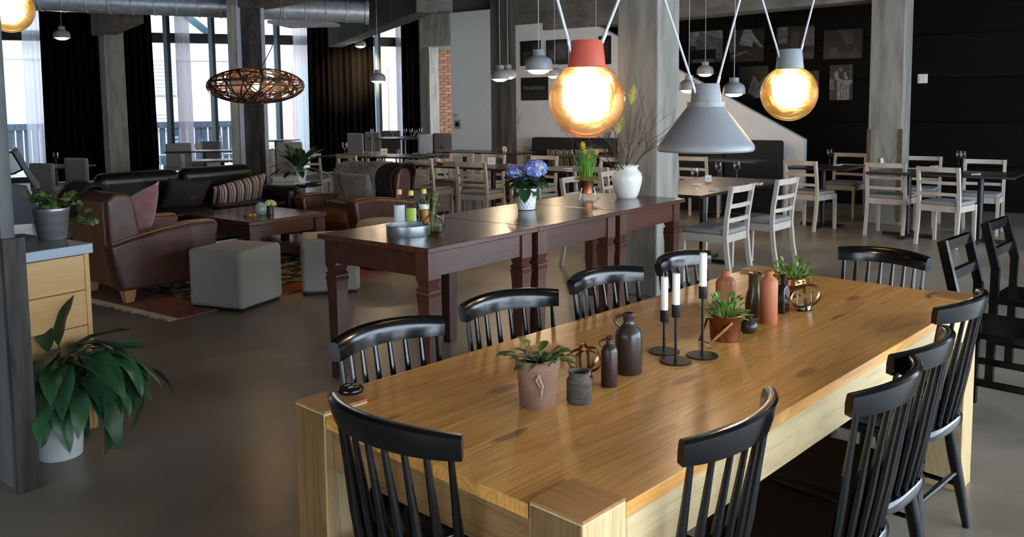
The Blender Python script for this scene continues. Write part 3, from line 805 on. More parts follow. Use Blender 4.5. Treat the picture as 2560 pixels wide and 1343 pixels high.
# bottles with ear handles
def ear(m, parent, p0, p1, out, r=0.004):
    pts = []
    for i in range(9):
        s = i/8; pts.append(p0+(p1-p0)*s+out*math.sin(PI*s))
    MB().tube(pts, r, 8).build('handle', m, parent)
LFT = -CR.copy(); LFT.z = 0; LFT.normalize()
t = vessel('stoneware_bottle', [(0.0215,0),(0.0228,0.003),(0.0228,0.096),(0.019,0.108),(0.0095,0.117),(0.0085,0.128),(0.0105,0.131),(0.0105,0.137)], m_plumst, 'slim plum brown stoneware bottle with small ear handle', 'bottle', tl(0.655,0.435,TZ))
ear(m_plumst, t, LFT*0.010+Vector((0,0,0.129)), LFT*0.018+Vector((0,0,0.106)), LFT*0.012+Vector((0,0,0.004)), 0.0028)
t = vessel('stoneware_jug', [(0.036,0),(0.0385,0.004),(0.0385,0.105),(0.034,0.124),(0.018,0.140),(0.0145,0.148),(0.0165,0.158),(0.019,0.166),(0.016,0.172)], m_brownst, 'large dark brown stoneware jug with round ear handle', 'jug', tl(0.785,0.465,TZ))
ear(m_brownst, t, LFT*0.017+Vector((0,0,0.166)), LFT*0.026+Vector((0,0,0.134)), LFT*0.018+Vector((0,0,0.004)), 0.0042)
# open ball lanterns of metal bands
def band(parent, R, wd, mtx, m, name='band'):
    def fn(u, v):
        a = 2*PI*u; q = [(-wd/2,0),(wd/2,0),(wd/2,-0.0012),(-wd/2,-0.0012)][int(round(v*4)) % 4]
        return mtx @ Vector(((R+q[1])*math.cos(a), (R+q[1])*math.sin(a), q[0]))
    return MB().grid(fn, 30, 4, closed_u=True).build(name, m, parent)
def ball_lantern(label, loc, R, seed, m):
    random.seed(seed)
    t = thing('candle_lantern', label, 'lantern', loc)
    for a, b in ((1.45,0.3),(1.0,2.0),(0.7,4.2)):
        o = band(t, R, 0.009, Matrix.Rotation(b,3,'Z') @ Matrix.Rotation(a,3,'X'), m); o.location = (0,0,R)
    MB().lathe(shell([(R*0.42,0.004),(R*0.52,0.03),(R*0.52,R*1.25)], 0.0015), 20).build('glass_cup', m_glassc, t)
    MB().lathe([(R*0.36,0.006),(R*0.36,0.020),(0.002,0.021)], 18).build('tealight', m_tealight, t)
    MB().lathe([(R*0.5,0.0),(R*0.5,0.004)], 18).build('base_disc', m, t)
ball_lantern('rusty band ball lantern behind the stoneware jar', tl(0.665,0.53,TZ), 0.048, 3, m_brass)
ball_lantern('brass band ball lantern with tealight near table far end', tl(1.80,0.405,TZ), 0.056, 5, m_brass)
# candlesticks
def candlestick(lx, ly, hs, hc, label):
    t = thing('candlestick', label, 'candlestick', tl(lx,ly,TZ))
    MB().lathe([(0.048,0),(0.0485,0.0025),(0.047,0.0042),(0.004,0.0046)], 32).build('base', m_blkmet, t)
    MB().tube([(0,0,0.004),(0,0,hs)], 0.0042, 10).build('stem', m_blkmet, t)
    MB().lathe(shell([(0.0128,hs),(0.0132,hs+0.001),(0.0132,hs+0.038)], 0.0012), 20).build('cup', m_blkmet, t)
    c = MB().lathe([(0.0112,hs+0.004),(0.0112,hs+0.036+hc),(0.009,hs+0.038+hc),(0.001,hs+0.0365+hc)], 20).build('candle', m_candle, t)
    MB().tube([(0,0,hs+0.036+hc),(0.001,0.0005,hs+0.043+hc),(0.003,0.001,hs+0.046+hc)], 0.0008, 5).build('wick', m_wick, c)
candlestick(1.02, 0.50, 0.095, 0.102, 'short black candlestick with white candle, farthest left of three')
candlestick(0.96, 0.42, 0.135, 0.092, 'middle black candlestick with white candle, nearest of the trio')
candlestick(1.06, 0.39, 0.178, 0.100, 'tallest black candlestick with white candle of the trio')
# copper bucket with plant
t = vessel('copper_bucket', [(0.044,0),(0.047,0.003),(0.053,0.080),(0.0545,0.082),(0.0535,0.084)], m_copper, 'copper bucket with light green plant and folded bail', 'plant pot', tl(1.275,0.435,TZ), wall=0.002)
MB().lathe([(0.0005,0.070),(0.050,0.070)], 20, cap0=False).build('soil', m_soil, t)
plant(t, m_leafl, 90, 0.021, 0.0155, 0.034, 0.072, (0.1,1.4), 0.0015, 0.3, 0.066, 'leaf', m_leafl, 5, pw=1.05)
s1 = rotz(0.35) @ vd; s2 = Vector((-s1.y, s1.x, 0)); dn = (LFT*0.9+vd*0.35).normalized()
e1, e2 = vd*0.052-LFT*0.012+Vector((0,0,0.066)), LFT*0.052-vd*0.02+Vector((0,0,0.066))
k1, k2 = e1+(LFT*0.075+vd*0.018)+Vector((0,0,-0.061)), e2+(LFT*0.036+vd*0.045)+Vector((0,0,-0.061))
MB().bar(e1, k1, 0.0025, 0.009).build('bail', m_brass, t); MB().bar(e2, k2, 0.0025, 0.009).build('bail', m_brass, t)
MB().bar(k1, k2, 0.010, 0.0025).build('grip', m_brass, t)
# round vase, terracotta bottles, tall jug, flask
vessel('round_vase', [(0.018,0),(0.026,0.006),(0.031,0.020),(0.028,0.034),(0.015,0.045),(0.011,0.049),(0.0135,0.055),(0.0145,0.060)], m_brownst, 'squat round brown vase in front of orange bottle', 'vase', tl(1.395,0.415,TZ), wall=0.0025)
vessel('terracotta_bottle', [(0.029,0),(0.031,0.003),(0.031,0.142),(0.027,0.155),(0.0145,0.164),(0.012,0.168),(0.0155,0.173),(0.0155,0.182),(0.0125,0.184)], m_terra, 'tall slim orange terracotta bottle on pine table', 'bottle', tl(1.555,0.425,TZ), wall=0.003)
vessel('terracotta_bottle', [(0.034,0),(0.0365,0.003),(0.0365,0.105),(0.031,0.120),(0.0165,0.130),(0.0155,0.134),(0.0155,0.150),(0.0125,0.151)], m_terra, 'stout orange terracotta bottle behind the copper bucket', 'bottle', tl(1.615,0.625,TZ), wall=0.003)
t = vessel('tall_jug', [(0.030,0),(0.033,0.004),(0.035,0.045),(0.029,0.085),(0.0235,0.10),(0.0235,0.150),(0.0265,0.158)], m_olive, 'tall olive brown glazed jug between two orange bottles', 'jug', tl(1.61,0.505,TZ), wall=0.003)
ear(m_olive, t, -LFT*0.022+Vector((0,0,0.148)), -LFT*0.030+Vector((0,0,0.075)), -LFT*0.016, 0.0042)
t = thing('flask_bottle', 'dark amber flat flask beside the orange bottle', 'bottle', tl(1.72,0.45,TZ), T_ANG)
b = MB()
b.prism([(-0.024,0),(0.024,0),(0.025,0.085),(0.018,0.102),(0,0.108),(-0.018,0.102),(-0.025,0.085)], 0.03, o=(0,-0.015,0)); bevel(fix_normals(b.build('body', m_amberg, t)), 0.006, 3)
MB().lathe([(0.009,0.100),(0.009,0.128),(0.011,0.130),(0.011,0.140)], 14).build('neck', m_amberg, t)
# footed copper pot with plant
t = vessel('copper_pot', [(0.030,0),(0.031,0.004),(0.014,0.016),(0.016,0.024),(0.040,0.036),(0.052,0.052),(0.050,0.066),(0.048,0.074),(0.053,0.082)], m_copper, 'footed copper pot with green plant near far end', 'plant pot', tl(2.0,0.545,TZ), wall=0.002)
MB().lathe([(0.0005,0.068),(0.046,0.068)], 20, cap0=False).build('soil', m_soil, t)
plant(t, m_leafl, 90, 0.025, 0.019, 0.036, 0.070, (0.05,1.3), 0.0015, 0.3, 0.075, 'leaf', m_leafl, 5, pw=1.05)
ear(m_copper, t, -LFT*0.050+Vector((0,0,0.076)), -LFT*0.050+Vector((0,0,0.048)), -LFT*0.018, 0.003)
ear(m_copper, t, LFT*0.050+Vector((0,0,0.076)), LFT*0.050+Vector((0,0,0.048)), LFT*0.018, 0.003)
# black puck on the left corner post
t = thing('power_puck', 'glossy black round puck on the near left corner post', 'puck', tl(0.135,0.895,T_H))
MB().lathe([(0.032,0),(0.034,0.004),(0.034,0.009),(0.031,0.013),(0.02,0.0135),(0.0195,0.012),(0.002,0.012)], 32).build('body', m_blk, t)
MB().box((0,0.002,0.0125), (0.016,0.004,0.001)).build('slot', m_steel, t)

# ------------------------------------------------------------------ pendant lamps over the pine table
m_coral = mat('coral_lacquer', (0.45,0.065,0.035), 0.55)
m_lgrey = mat('grey_lamp_lacquer', (0.235,0.24,0.25), 0.42)
m_cordw = mat('grey_fabric_cord', (0.55,0.55,0.56), 0.7)
def emit(name, col, s):
    m, t_, p, n = _pr(name); p.inputs['Base Color'].default_value = C4(col); p.inputs['Emission Color'].default_value = C4(col); p.inputs['Emission Strength'].default_value = s; return m
def globe_mat(name, col, deep):
    m = bpy.data.materials.new(name); m.use_nodes = True; t = m.node_tree; n = t.nodes; L = t.links; n.clear()
    o = n.new('ShaderNodeOutputMaterial'); tr = n.new('ShaderNodeBsdfTransparent'); tl_ = n.new('ShaderNodeBsdfTranslucent'); gl = n.new('ShaderNodeBsdfGlossy')
    tc = n.new('ShaderNodeTexCoord'); nz = n.new('ShaderNodeTexNoise'); nz.inputs['Scale'].default_value = 11; nz.inputs['Detail'].default_value = 6; nz.inputs['Distortion'].default_value = 1.5
    L.new(tc.outputs['Object'], nz.inputs['Vector'])
    cr = n.new('ShaderNodeValToRGB'); e = cr.color_ramp.elements; e[0].position, e[1].position = 0.38, 0.66; e[0].color = C4(col); e[1].color = C4(deep)
    L.new(nz.outputs['Fac'], cr.inputs['Fac'])
    L.new(cr.outputs['Color'], tl_.inputs['Color']); L.new(cr.outputs['Color'], tr.inputs['Color'])
    gl.inputs['Roughness'].default_value = 0.03
    rf = n.new('ShaderNodeBsdfRefraction'); rf.inputs['Roughness'].default_value = 0.5; rf.inputs['IOR'].default_value = 1.22; L.new(cr.outputs['Color'], rf.inputs['Color'])
    bp = n.new('ShaderNodeBump'); bp.inputs['Strength'].default_value = 0.7; bp.inputs['Distance'].default_value = 0.02; L.new(nz.outputs['Fac'], bp.inputs['Height']); L.new(bp.outputs['Normal'], rf.inputs['Normal'])
    m0 = n.new('ShaderNodeMixShader'); m0.inputs['Fac'].default_value = 0.10; L.new(rf.outputs[0], m0.inputs[1]); L.new(tl_.outputs[0], m0.inputs[2])
    m1 = n.new('ShaderNodeMixShader'); m1.inputs['Fac'].default_value = 0.62; L.new(tr.outputs[0], m1.inputs[1]); L.new(m0.outputs[0], m1.inputs[2])
    fr = n.new('ShaderNodeLayerWeight'); fr.inputs['Blend'].default_value = 0.12
    m2 = n.new('ShaderNodeMixShader'); L.new(fr.outputs['Fresnel'], m2.inputs['Fac']); L.new(m1.outputs[0], m2.inputs[1]); L.new(gl.outputs[0], m2.inputs[2])
    L.new(m2.outputs[0], o.inputs['Surface']); return m
m_gl1 = globe_mat('rosy_amber_glass', (1.0,0.80,0.52), (0.95,0.50,0.24))
m_gl2 = globe_mat('amber_glass', (1.0,0.78,0.42), (0.95,0.50,0.13))
m_bulb = emit('bulb_glow', (1.0,0.78,0.48), 13.0)
WARM = (1.0, 0.70, 0.40)
def point(name, loc, power, col=WARM, r=0.05, parent=None):
    d = bpy.data.lights.new(name, 'POINT'); d.energy = power; d.color = col; d.shadow_soft_size = r
    o = bpy.data.objects.new(name, d); COL.objects.link(o); o.location = loc
    if parent: o.parent = parent
    return o
def cords(t, pl, pr_, kl, kr, top):
    RX = CR.copy(); RX.z = 0; RX.normalize()
    for p0, k in ((pl, -kl), (pr_, kr)):
        h = top-t.location.z-p0.z
        MB().tube([p0, p0+RX*(k*h)+Vector((0,0,h))], 0.0042, 7).build('cord', m_cordw, t)
        MB().tube([p0, p0+RX*(k*0.03)+Vector((0,0,0.03))], 0.0058, 8).build('cord_sleeve', m_steel, t)
def globe_lamp(name, label, c, R, capm, gm, capr, caph, kl, kr, power, bulb=m_bulb):
    """c = centre of the globe"""
    t = thing(name, label, 'lamp', c)
    a0 = math.asin(min(0.95, capr*0.97/R)); prof = []
    for i in range(21):
        a = a0+(PI-0.02-a0)*i/20; prof.append((R*math.sin(a), R*math.cos(a)))
    MB().lathe(prof[::-1], 40, cap1=False).build('glass_globe', gm, t)
    zc = R*math.cos(a0)
    MB().lathe(shell([(capr,zc-0.004),(capr*0.86,zc+caph*0.86),(capr*0.84,zc+caph*0.9),(capr*0.80,zc+caph),(0.01,zc+caph)], 0.002), 32).build('cap', capm, t)
    MB().lathe([(0.001,-R*0.47),(R*0.26,-R*0.42),(R*0.46,-R*0.2),(R*0.50,0.05),(R*0.42,R*0.3),(R*0.26,R*0.5),(R*0.15,R*0.75)], 20).build('bulb', bulb, t)
    point('globe_light', (0,0,0), power, WARM, R*0.4, t)
    RX = CR.copy(); RX.z = 0; RX.normalize()
    cords(t, -RX*capr*0.80-CF*0.012+Vector((0,0,zc+caph*0.55)), RX*capr*0.78+Vector((0,0,zc+caph*0.9)), kl, kr, HC)
    return t
globe_lamp('globe_pendant', 'amber globe pendant with coral red cap above pine table', at(1467,250,2.45), 0.111, m_coral, m_gl1, 0.056, 0.075, 0.27, 0.40, 31)
globe_lamp('globe_pendant', 'amber globe pendant with grey cap, farthest over pine table', at(1973,233,3.55), 0.118, m_lgrey, m_gl2, 0.058, 0.080, 0.32, 0.24, 31)
globe_lamp('globe_pendant', 'glowing globe pendant at the top left corner', at(24,24,4.2), 0.114, m_lgrey, m_gl2, 0.058, 0.08, 0.3, 0.3, 6)
cc = at(1763,378,3.0)
t = thing('cone_pendant', 'grey cone shaped metal pendant above pine table', 'lamp', cc)
MB().lathe(shell([(0.165,0.0),(0.171,0.006),(0.171,0.020),(0.164,0.030),(0.066,0.158)], 0.002), 48, cap1=False).build('shade', m_lgrey, t)
MB().lathe(shell([(0.066,0.152),(0.066,0.176)], 0.003), 36).build('ring', m_lgrey, t)
MB().lathe(shell([(0.056,0.172),(0.048,0.236),(0.046,0.240),(0.005,0.242)], 0.002), 36).build('cap', m_lgrey, t)
MB().sphere((0,0,0.085), 0.042, 20, 12).build('bulb', m_bulb, t)
point('cone_light', (0,0,0.03), 54, WARM, 0.045, t)
RX = CR.copy(); RX.z = 0; RX.normalize()
cords(t, -RX*0.042-CF*0.025+Vector((0,0,0.205)), RX*0.040+Vector((0,0,0.235)), 0.34, 0.26, HC)

# ------------------------------------------------------------------ row of three dark tables behind the chairs
m_mahog = wood('worn_mahogany', (0.095,0.030,0.017), (0.058,0.017,0.010), (0.026,0.010,0.007), 0, 1.0, 0.26, coat=0.35, vary=0.2, rings=0.25)
m_mahog_v = wood('worn_mahogany_leg', (0.095,0.030,0.017), (0.060,0.018,0.010), (0.02,0.008,0.005), 2, 1.0, 0.36, coat=0.2, vary=0.2, rings=0.2)
m_chip = mat('chipped_edge', (0.20,0.12,0.08), 0.8)
DH = 0.82; DX = Vector((math.cos(RB), math.sin(RB), 0)); DY = Vector((-math.sin(RB), math.cos(RB), 0))
DN = Vector((3.06, 2.71, 0)); DL, DDp = 0.91, 0.86
def sq(prof, b, c):
    b.lathe([(r*math.sqrt(2), z) for r, z in prof], 4, c=c, m=rotz(PI/4))
for i, lab in enumerate(('dark mahogany side table carrying the tray of bottles', 'dark mahogany side table carrying the hydrangea', 'dark mahogany side table carrying white vase and daffodils')):
    o3 = DN+DX*(DL*i)
    t = thing('side_table', lab, 'table', o3, RB)
    bevel(MB().box((DL/2, DDp/2, DH-0.014-(0.003 if i == 1 else 0)*0), (DL-0.004, DDp, 0.028)).build('tabletop', m_mahog, t, smooth=False), 0.004, 2)
    for ix in (0, 1):
        for iy in (0, 1):
            b = MB(); h = 0.045
            sq([(0.030,0),(0.039,0.50),(0.043,0.56),(0.046,0.575),(0.041,0.582),(0.041,0.590),(0.046,0.597),(0.034,0.612),(0.040,0.632),(h,0.650),(h,DH-0.028)], b, (0.075+ix*(DL-0.15), 0.075+iy*(DDp-0.15), 0))
            b.build('leg', m_mahog_v, t, smooth=False)
    for iy in (0, 1):
        MB().box((DL/2, 0.052+iy*(DDp-0.104), DH-0.028-0.065), (DL-0.23, 0.022, 0.13)).build('apron', m_mahog, t, smooth=False)
    for ix in (0, 1):
        MB().box((0.052+ix*(DL-0.104), DDp/2, DH-0.028-0.065), (0.022, DDp-0.23, 0.13)).build('apron', m_mahog, t, smooth=False)
# tray with bottles
m_zinc = mat('zinc_tray', (0.33,0.38,0.40), 0.35, metal=0.85, col2=(0.48,0.53,0.55), nscale=12)
m_capy = mat('yellow_bottle_cap', (0.62,0.50,0.14), 0.5)
m_oil = mat('amber_syrup', (0.42,0.17,0.02), 0.15, coat=0.4)
m_labw = mat('white_bottle_label', (0.72,0.72,0.70), 0.7)
m_labg = mat('green_bottle_label', (0.30,0.52,0.05), 0.7)
m_labp = mat('pale_yellow_label', (0.55,0.50,0.22), 0.7)
m_labo = mat('orange_bottle_label', (0.55,0.22,0.03), 0.7)
m_water = glass('water_tint', (0.86,0.90,0.72), 0.0, 0.2)
tp = on(1021, 588, DH)
t = thing('bottle_tray', 'round galvanised metal tray holding the syrup bottles', 'tray', tp)
MB().lathe(shell([(0.118,0),(0.119,0.002),(0.119,0.058),(0.121,0.060)], 0.002), 40).build('pan', m_zinc, t)
def syrup(px, py, lab, fill, label, hh=0.0):
    p = on(px, py, DH+0.004)
    t = thing('syrup_bottle', label, 'bottle', p)
    MB().lathe([(0.028,0),(0.031,0.004),(0.031,0.145),(0.026,0.160),(0.0135,0.172),(0.0125,0.205)], 20, cap1=False).build('glass', m_glassc, t)
    MB().lathe([(0.027,0.003),(0.029,0.006),(0.029,fill),(0.002,fill)], 18).build('syrup', m_oil, t)
    a_c = math.atan2(-CF.y, -CF.x)
    for am, z0_, z1_, mm in lab:
        MB().grid(lambda u, v: Vector(((0.0318+(0.0006 if am < 2 else 0))*math.cos(a_c+(u-0.5)*am), (0.0318+(0.0006 if am < 2 else 0))*math.sin(a_c+(u-0.5)*am), z0_+(z1_-z0_)*v)), 10, 1).build('label', mm, t)
    MB().lathe([(0.0150,0.198),(0.0155,0.200),(0.0150,0.222),(0.011,0.226)], 16).build('cap', m_capy, t)
syrup(1000, 572, [(2.6,0.045,0.138,m_labw)], 0.042, 'syrup bottle with white label, leftmost on tray')
syrup(1029, 576, [(2.4,0.006,0.128,m_labp),(1.0,0.005,0.130,m_labg)], 0.0042, 'syrup bottle with green label, middle of tray')
syrup(1061, 570, [(2.6,0.112,0.140,m_labw)], 0.108, 'syrup bottle with amber content, rightmost on tray')
p = on(1082, 588, DH)
t = thing('round_glass_vase', 'round clear glass vase with water and green sprig', 'vase', p)
MB().lathe(shell([(0.030,0),(0.052,0.012),(0.066,0.045),(0.060,0.080),(0.034,0.104),(0.022,0.112),(0.020,0.132),(0.026,0.140)], 0.0015), 28).build('glass', m_glassc, t)
MB().lathe([(0.028,0.003),(0.050,0.014),(0.062,0.040),(0.060,0.048),(0.002,0.048)], 24).build('water', m_water, t)
for k in range(3):
    a = k*2.1+0.4; e = Vector((0.05*math.cos(a), 0.05*math.sin(a), 0.20+0.02*k))
    MB().tube([(0,0,0.02), (0.008*math.cos(a),0.008*math.sin(a),0.12), e], 0.0016, 5).build('stem', m_leafl, t)
    pp = empty('sprig', (0,0,0)); bpy.data.objects.remove(pp)
    vs, fs = leaf(0.032, 0.020, 0.0006, 0.2)
    for j in range(5):
        o = obj('leaf', vs, fs, m_leafl, t); s = 0.45+0.13*j
        o.location = Vector((0.008*math.cos(a),0.008*math.sin(a),0.12)).lerp(e, min(1,s)); o.rotation_euler = (random.uniform(-0.2,0.9),0,random.uniform(0,6.2))
p = on(1100, 566, DH)
t = thing('glass_milk_jug', 'small clear glass jug behind the round glass vase', 'jug', p)
MB().lathe(shell([(0.030,0),(0.034,0.01),(0.034,0.07),(0.026,0.085),(0.030,0.10)], 0.0015), 24).build('glass', m_glassc, t)
ear(m_glassc, t, -LFT*0.030+Vector((0,0,0.09)), -LFT*0.033+Vector((0,0,0.035)), -LFT*0.022, 0.003)

# hydrangea in white diamond pot
m_wpot = mat('white_glazed_pot', (0.72,0.75,0.74), 0.35, coat=0.2)
m_hyd = [mat('hydrangea_blue', (0.20,0.25,0.66), 0.7, vary=0.2), mat('hydrangea_violet', (0.32,0.26,0.62), 0.7, vary=0.2), mat('hydrangea_pale', (0.46,0.55,0.68), 0.7, vary=0.2), mat('hydrangea_green', (0.45,0.50,0.25), 0.7, vary=0.2)]
m_hleaf = mat('hydrangea_leaf', (0.018,0.055,0.016), 0.45, col2=(0.035,0.10,0.03), nscale=14, vary=0.3)
p = on(1316, 524, DH)
t = thing('potted_hydrangea', 'blue hydrangea in white diamond patterned pot on dark table', 'potted plant', p)
def dia(u, v):
    n, m = 16, 7; z = 0.004+v*0.142; r = 0.056+0.016*v
    e = 0.0045*(abs(math.sin(PI*(u*n+v*m*0.5)))*abs(math.sin(PI*(u*n-v*m*0.5)))) if 0.03 < v < 0.93 else 0.002
    a = 2*PI*u; return Vector(((r+e)*math.cos(a), (r+e)*math.sin(a), z))
b = MB().grid(dia, 96, 42, closed_u=True); b.f.append(tuple(range(96))[::-1]); b.build('pot', m_wpot, t, angle=60)
MB().lathe([(0.068,0.135),(0.001,0.135)], 20, cap0=False).build('soil', m_soil, t)
for i in range(46):
    a = i*2.399; el = random.uniform(-0.55, 0.75); vs, fs = leaf(0.115, 0.080, 0.001, 0.45, 0.2, 6)
    o = obj('leaf', vs, fs, m_hleaf, t); rr = random.uniform(0.01,0.06)
    o.location = (rr*math.cos(a), rr*math.sin(a), 0.15+0.09*random.random()); o.rotation_euler = (el,0,a-PI/2); k = random.uniform(0.75,1.15); o.scale = (k,k,k)
RX = CR.copy(); RX.z = 0; RX.normalize()
def flower_head(c, R, n, seed):
    random.seed(seed)
    fv, ff = [], []
    for k in range(4):
        a = k*PI/2; b0 = len(fv)
        for (x, y, zz) in ((0,0.001,0),(0.006,0.006,0.002),(0,0.013,0.003),(-0.006,0.006,0.002)):
            fv.append(Vector((x*math.cos(a)-y*math.sin(a), x*math.sin(a)+y*math.cos(a), zz)))
        ff.append((b0,b0+1,b0+2,b0+3))
    fv2 = [v+Vector((0,0,-0.0006)) for v in fv]; nn = len(fv)
    fs2 = ff+[tuple(nn+i for i in q[::-1]) for q in ff]
    protos = {}
    for i in range(n):
        z = 1-1.45*(i+0.5)/n; ph = i*2.39996; r = math.sqrt(max(0,1-z*z)); d = Vector((r*math.cos(ph), r*math.sin(ph), z))
        m = random.choices(m_hyd, (5,4,3,0.6 if z < 0.5 else 1.2))[0]
        o = obj('floret', fv+fv2, fs2, m, t, smooth=False) if m.name not in protos else share(protos[m.name], 'floret', t)
        protos.setdefault(m.name, o)
        o.location = c+Vector((d.x*R, d.y*R, d.z*R*0.8))*random.uniform(0.93,1.04); q = (d+Vector((random.uniform(-1,1),random.uniform(-1,1),random.uniform(-1,1)))*0.45).to_track_quat('Z','Y').to_euler(); o.rotation_euler = q; k = random.uniform(0.85,1.25); o.scale = (k,k,k)
    MB().sphere(c, R*0.86, 14, 9, (1,1,0.8)).build('head_core', m_hyd[1], t)
    MB().tube([(0,0,0.13), c*0.5+Vector((0,0,0.07)), c], 0.003, 6).build('stem', m_hleaf, t)
flower_head(-RX*0.073+Vector((0,0,0.245)), 0.060, 110, 1)
flower_head(RX*0.058-CF*0.02+Vector((0,0,0.270)), 0.082, 170, 2)
flower_head(-RX*0.018+Vector((0.0,0,0.205))-CF*0.06, 0.022, 26, 3)
# daffodils in copper pot on curled feet
m_daff = mat('daffodil_yellow', (0.80,0.55,0.02), 0.6); m_daffl = mat('daffodil_leaf', (0.13,0.30,0.03), 0.45, vary=0.25); m_moss = mat('dry_moss', (0.33,0.24,0.06), 0.95, col2=(0.22,0.20,0.05), nscale=60)
p = on(1466, 497, DH)
t = thing('potted_daffodils', 'yellow daffodils in copper pot on curled steel feet', 'potted plant', p)
pot = MB().lathe(shell([(0.050,0.045),(0.054,0.047),(0.056,0.145),(0.058,0.148)], 0.002), 28).build('pot', m_copper, t)
for k in range(3):
    a = k*2*PI/3+0.9; d = Vector((math.cos(a), math.sin(a), 0))
    MB().tube([d*0.056+Vector((0,0,0.075)), d*0.066+Vector((0,0,0.055)), d*0.066+Vector((0,0,0.03)), d*0.080+Vector((0,0,0.008)), d*0.098+Vector((0,0,0.004))], 0.0035, 6).build('foot', m_steel, t)
    MB().sphere(d*0.058+Vector((0,0,0.08)), 0.008, 10, 6).build('boss', m_steel, t)
b = MB()
for i in range(220):
    a = random.uniform(0,6.28); r = 0.045+random.uniform(0,0.045); z = 0.150+random.uniform(-0.008,0.018)
    d = Vector((random.uniform(-1,1),random.uniform(-1,1),random.uniform(-0.5,0.5)))*0.022
    c = Vector((r*math.cos(a), r*math.sin(a), z)); b.tube([c-d, c+d], 0.0014, 3)
mo = b.build('moss', m_moss, t); mo['kind'] = 'stuff'
for i in range(64):
    a = i*2.399; r = random.uniform(0.005,0.048); h = random.uniform(0.14,0.27); c = Vector((r*math.cos(a), r*math.sin(a), 0.14)); lean = Vector((math.cos(a),math.sin(a),0))*random.uniform(0,0.085)
    MB().bar(c, c+lean+Vector((0,0,h)), 0.010, 0.0012, up=(math.cos(a),math.sin(a),0.01), w2=0.002).build('leaf_blade', m_daffl, t)
for dx, h in ((-0.022,0.262),(-0.012,0.225),(0.075,0.222),(-0.028,0.285),(0.02,0.19)):
    c = RX*dx-CF*0.02+Vector((0,0,0.145+h-0.02))
    MB().tube([RX*dx*0.4+Vector((0,0,0.14)), c], 0.002, 5).build('stem', m_daffl, t)
    fl_o = MB()
    mtx = (-CF+Vector((0,0,0.1))).normalized().to_track_quat('Z','Y').to_matrix()
    for k in range(6):
        a = k*PI/3; v = [mtx @ Vector(q) for q in ((0,0,0),(0.013*math.cos(a-0.4),0.013*math.sin(a-0.4),0.002),(0.024*math.cos(a),0.024*math.sin(a),0),(0.013*math.cos(a+0.4),0.013*math.sin(a+0.4),0.002))]
        n4 = [w-mtx @ Vector((0,0,0.0007)) for w in v]
        fl_o.add([w+c for w in v]+[w+c for w in n4], [(0,1,2,3),(7,6,5,4)])
    o = fl_o.build('flower', m_daff, t, smooth=False)
    MB().lathe(shell([(0.006,0),(0.007,0.012),(0.010,0.016)], 0.001), 10, c=c, m=mtx).build('trumpet', m_daff, o)
# big white vase with twigs and yellow plumes
m_wvase = mat('cream_glazed_vase', (0.74,0.72,0.66), 0.28, coat=0.3); m_twig = mat('dark_twig', (0.05,0.028,0.018), 0.8); m_plume = mat('yellow_feather_plume', (0.70,0.66,0.04), 0.8)
p = on(1567, 494, DH)
t = thing('twig_vase', 'cream white vase with bare twigs and yellow feathers', 'vase', p)
MB().lathe(shell([(0.072,0),(0.078,0.006),(0.095,0.05),(0.112,0.115),(0.116,0.155),(0.106,0.190),(0.083,0.212),(0.079,0.226),(0.092,0.240),(0.094,0.246)], 0.005), 40).build('body', m_wvase, t)
random.seed(21)
def branch(p0, d, L, r, depth, b):
    pts = [p0]; dd = d.copy()
    for k in range(4):
        dd = (dd+Vector((random.uniform(-1,1),random.uniform(-1,1),random.uniform(-0.6,0.9)))*0.22).normalized(); pts.append(pts[-1]+dd*L/4)
    b.tube(pts, [r, r*0.9, r*0.75, r*0.6, r*0.4], 5)
    if depth > 0:
        for k in range(2+depth):
            q = pts[random.randint(1,4)]; nd = (dd+Vector((random.uniform(-1,1),random.uniform(-1,1),random.uniform(-0.2,0.8)))*0.8).normalized()
            branch(q, nd, L*random.uniform(0.4,0.65), r*0.6, depth-1, b)
for k in range(14):
    a = k*0.75; s = -1 if k % 3 else 1
    d = (RX*random.uniform(-0.9,0.85)-Vector((0.42,0,0))-CF*random.uniform(-0.4,0.4)+Vector((0,0,random.uniform(0.7,1.2)))).normalized()
    b = MB(); branch(Vector((0.03*math.cos(a),0.03*math.sin(a),0.15)), d, random.uniform(0.34,0.56), 0.0032, 2, b); b.build('twig', m_twig, t)
for (px, py, D_, L, lean) in ((1578,262,0,0.13,0.16),(1545,335,0,0.15,0.12)):
    c = at(px, py, (p-CAM_P).dot(CF)-0.02)-p; b = MB(); ax = (Vector((0,0,1))+RX*lean).normalized()
    MB().tube([(0,0,0.2), c], 0.0018, 5).build('plume_stem', m_twig, t)
    for i in range(90):
        s = i/90; side = random.uniform(0,6.28); w = 0.038*math.sin(PI*(0.15+0.8*s))
        dv_ = (RX*math.cos(side)+CF*math.sin(side)*0.6)*w+ax*0.028
        q = c+ax*(L*s); b.tube([q, q+dv_*0.6, q+dv_+Vector((0,0,-0.004))], [0.0011,0.0009,0.0004], 3)
    o = b.build('feather_plume', m_plume, t); o['kind'] = 'stuff'

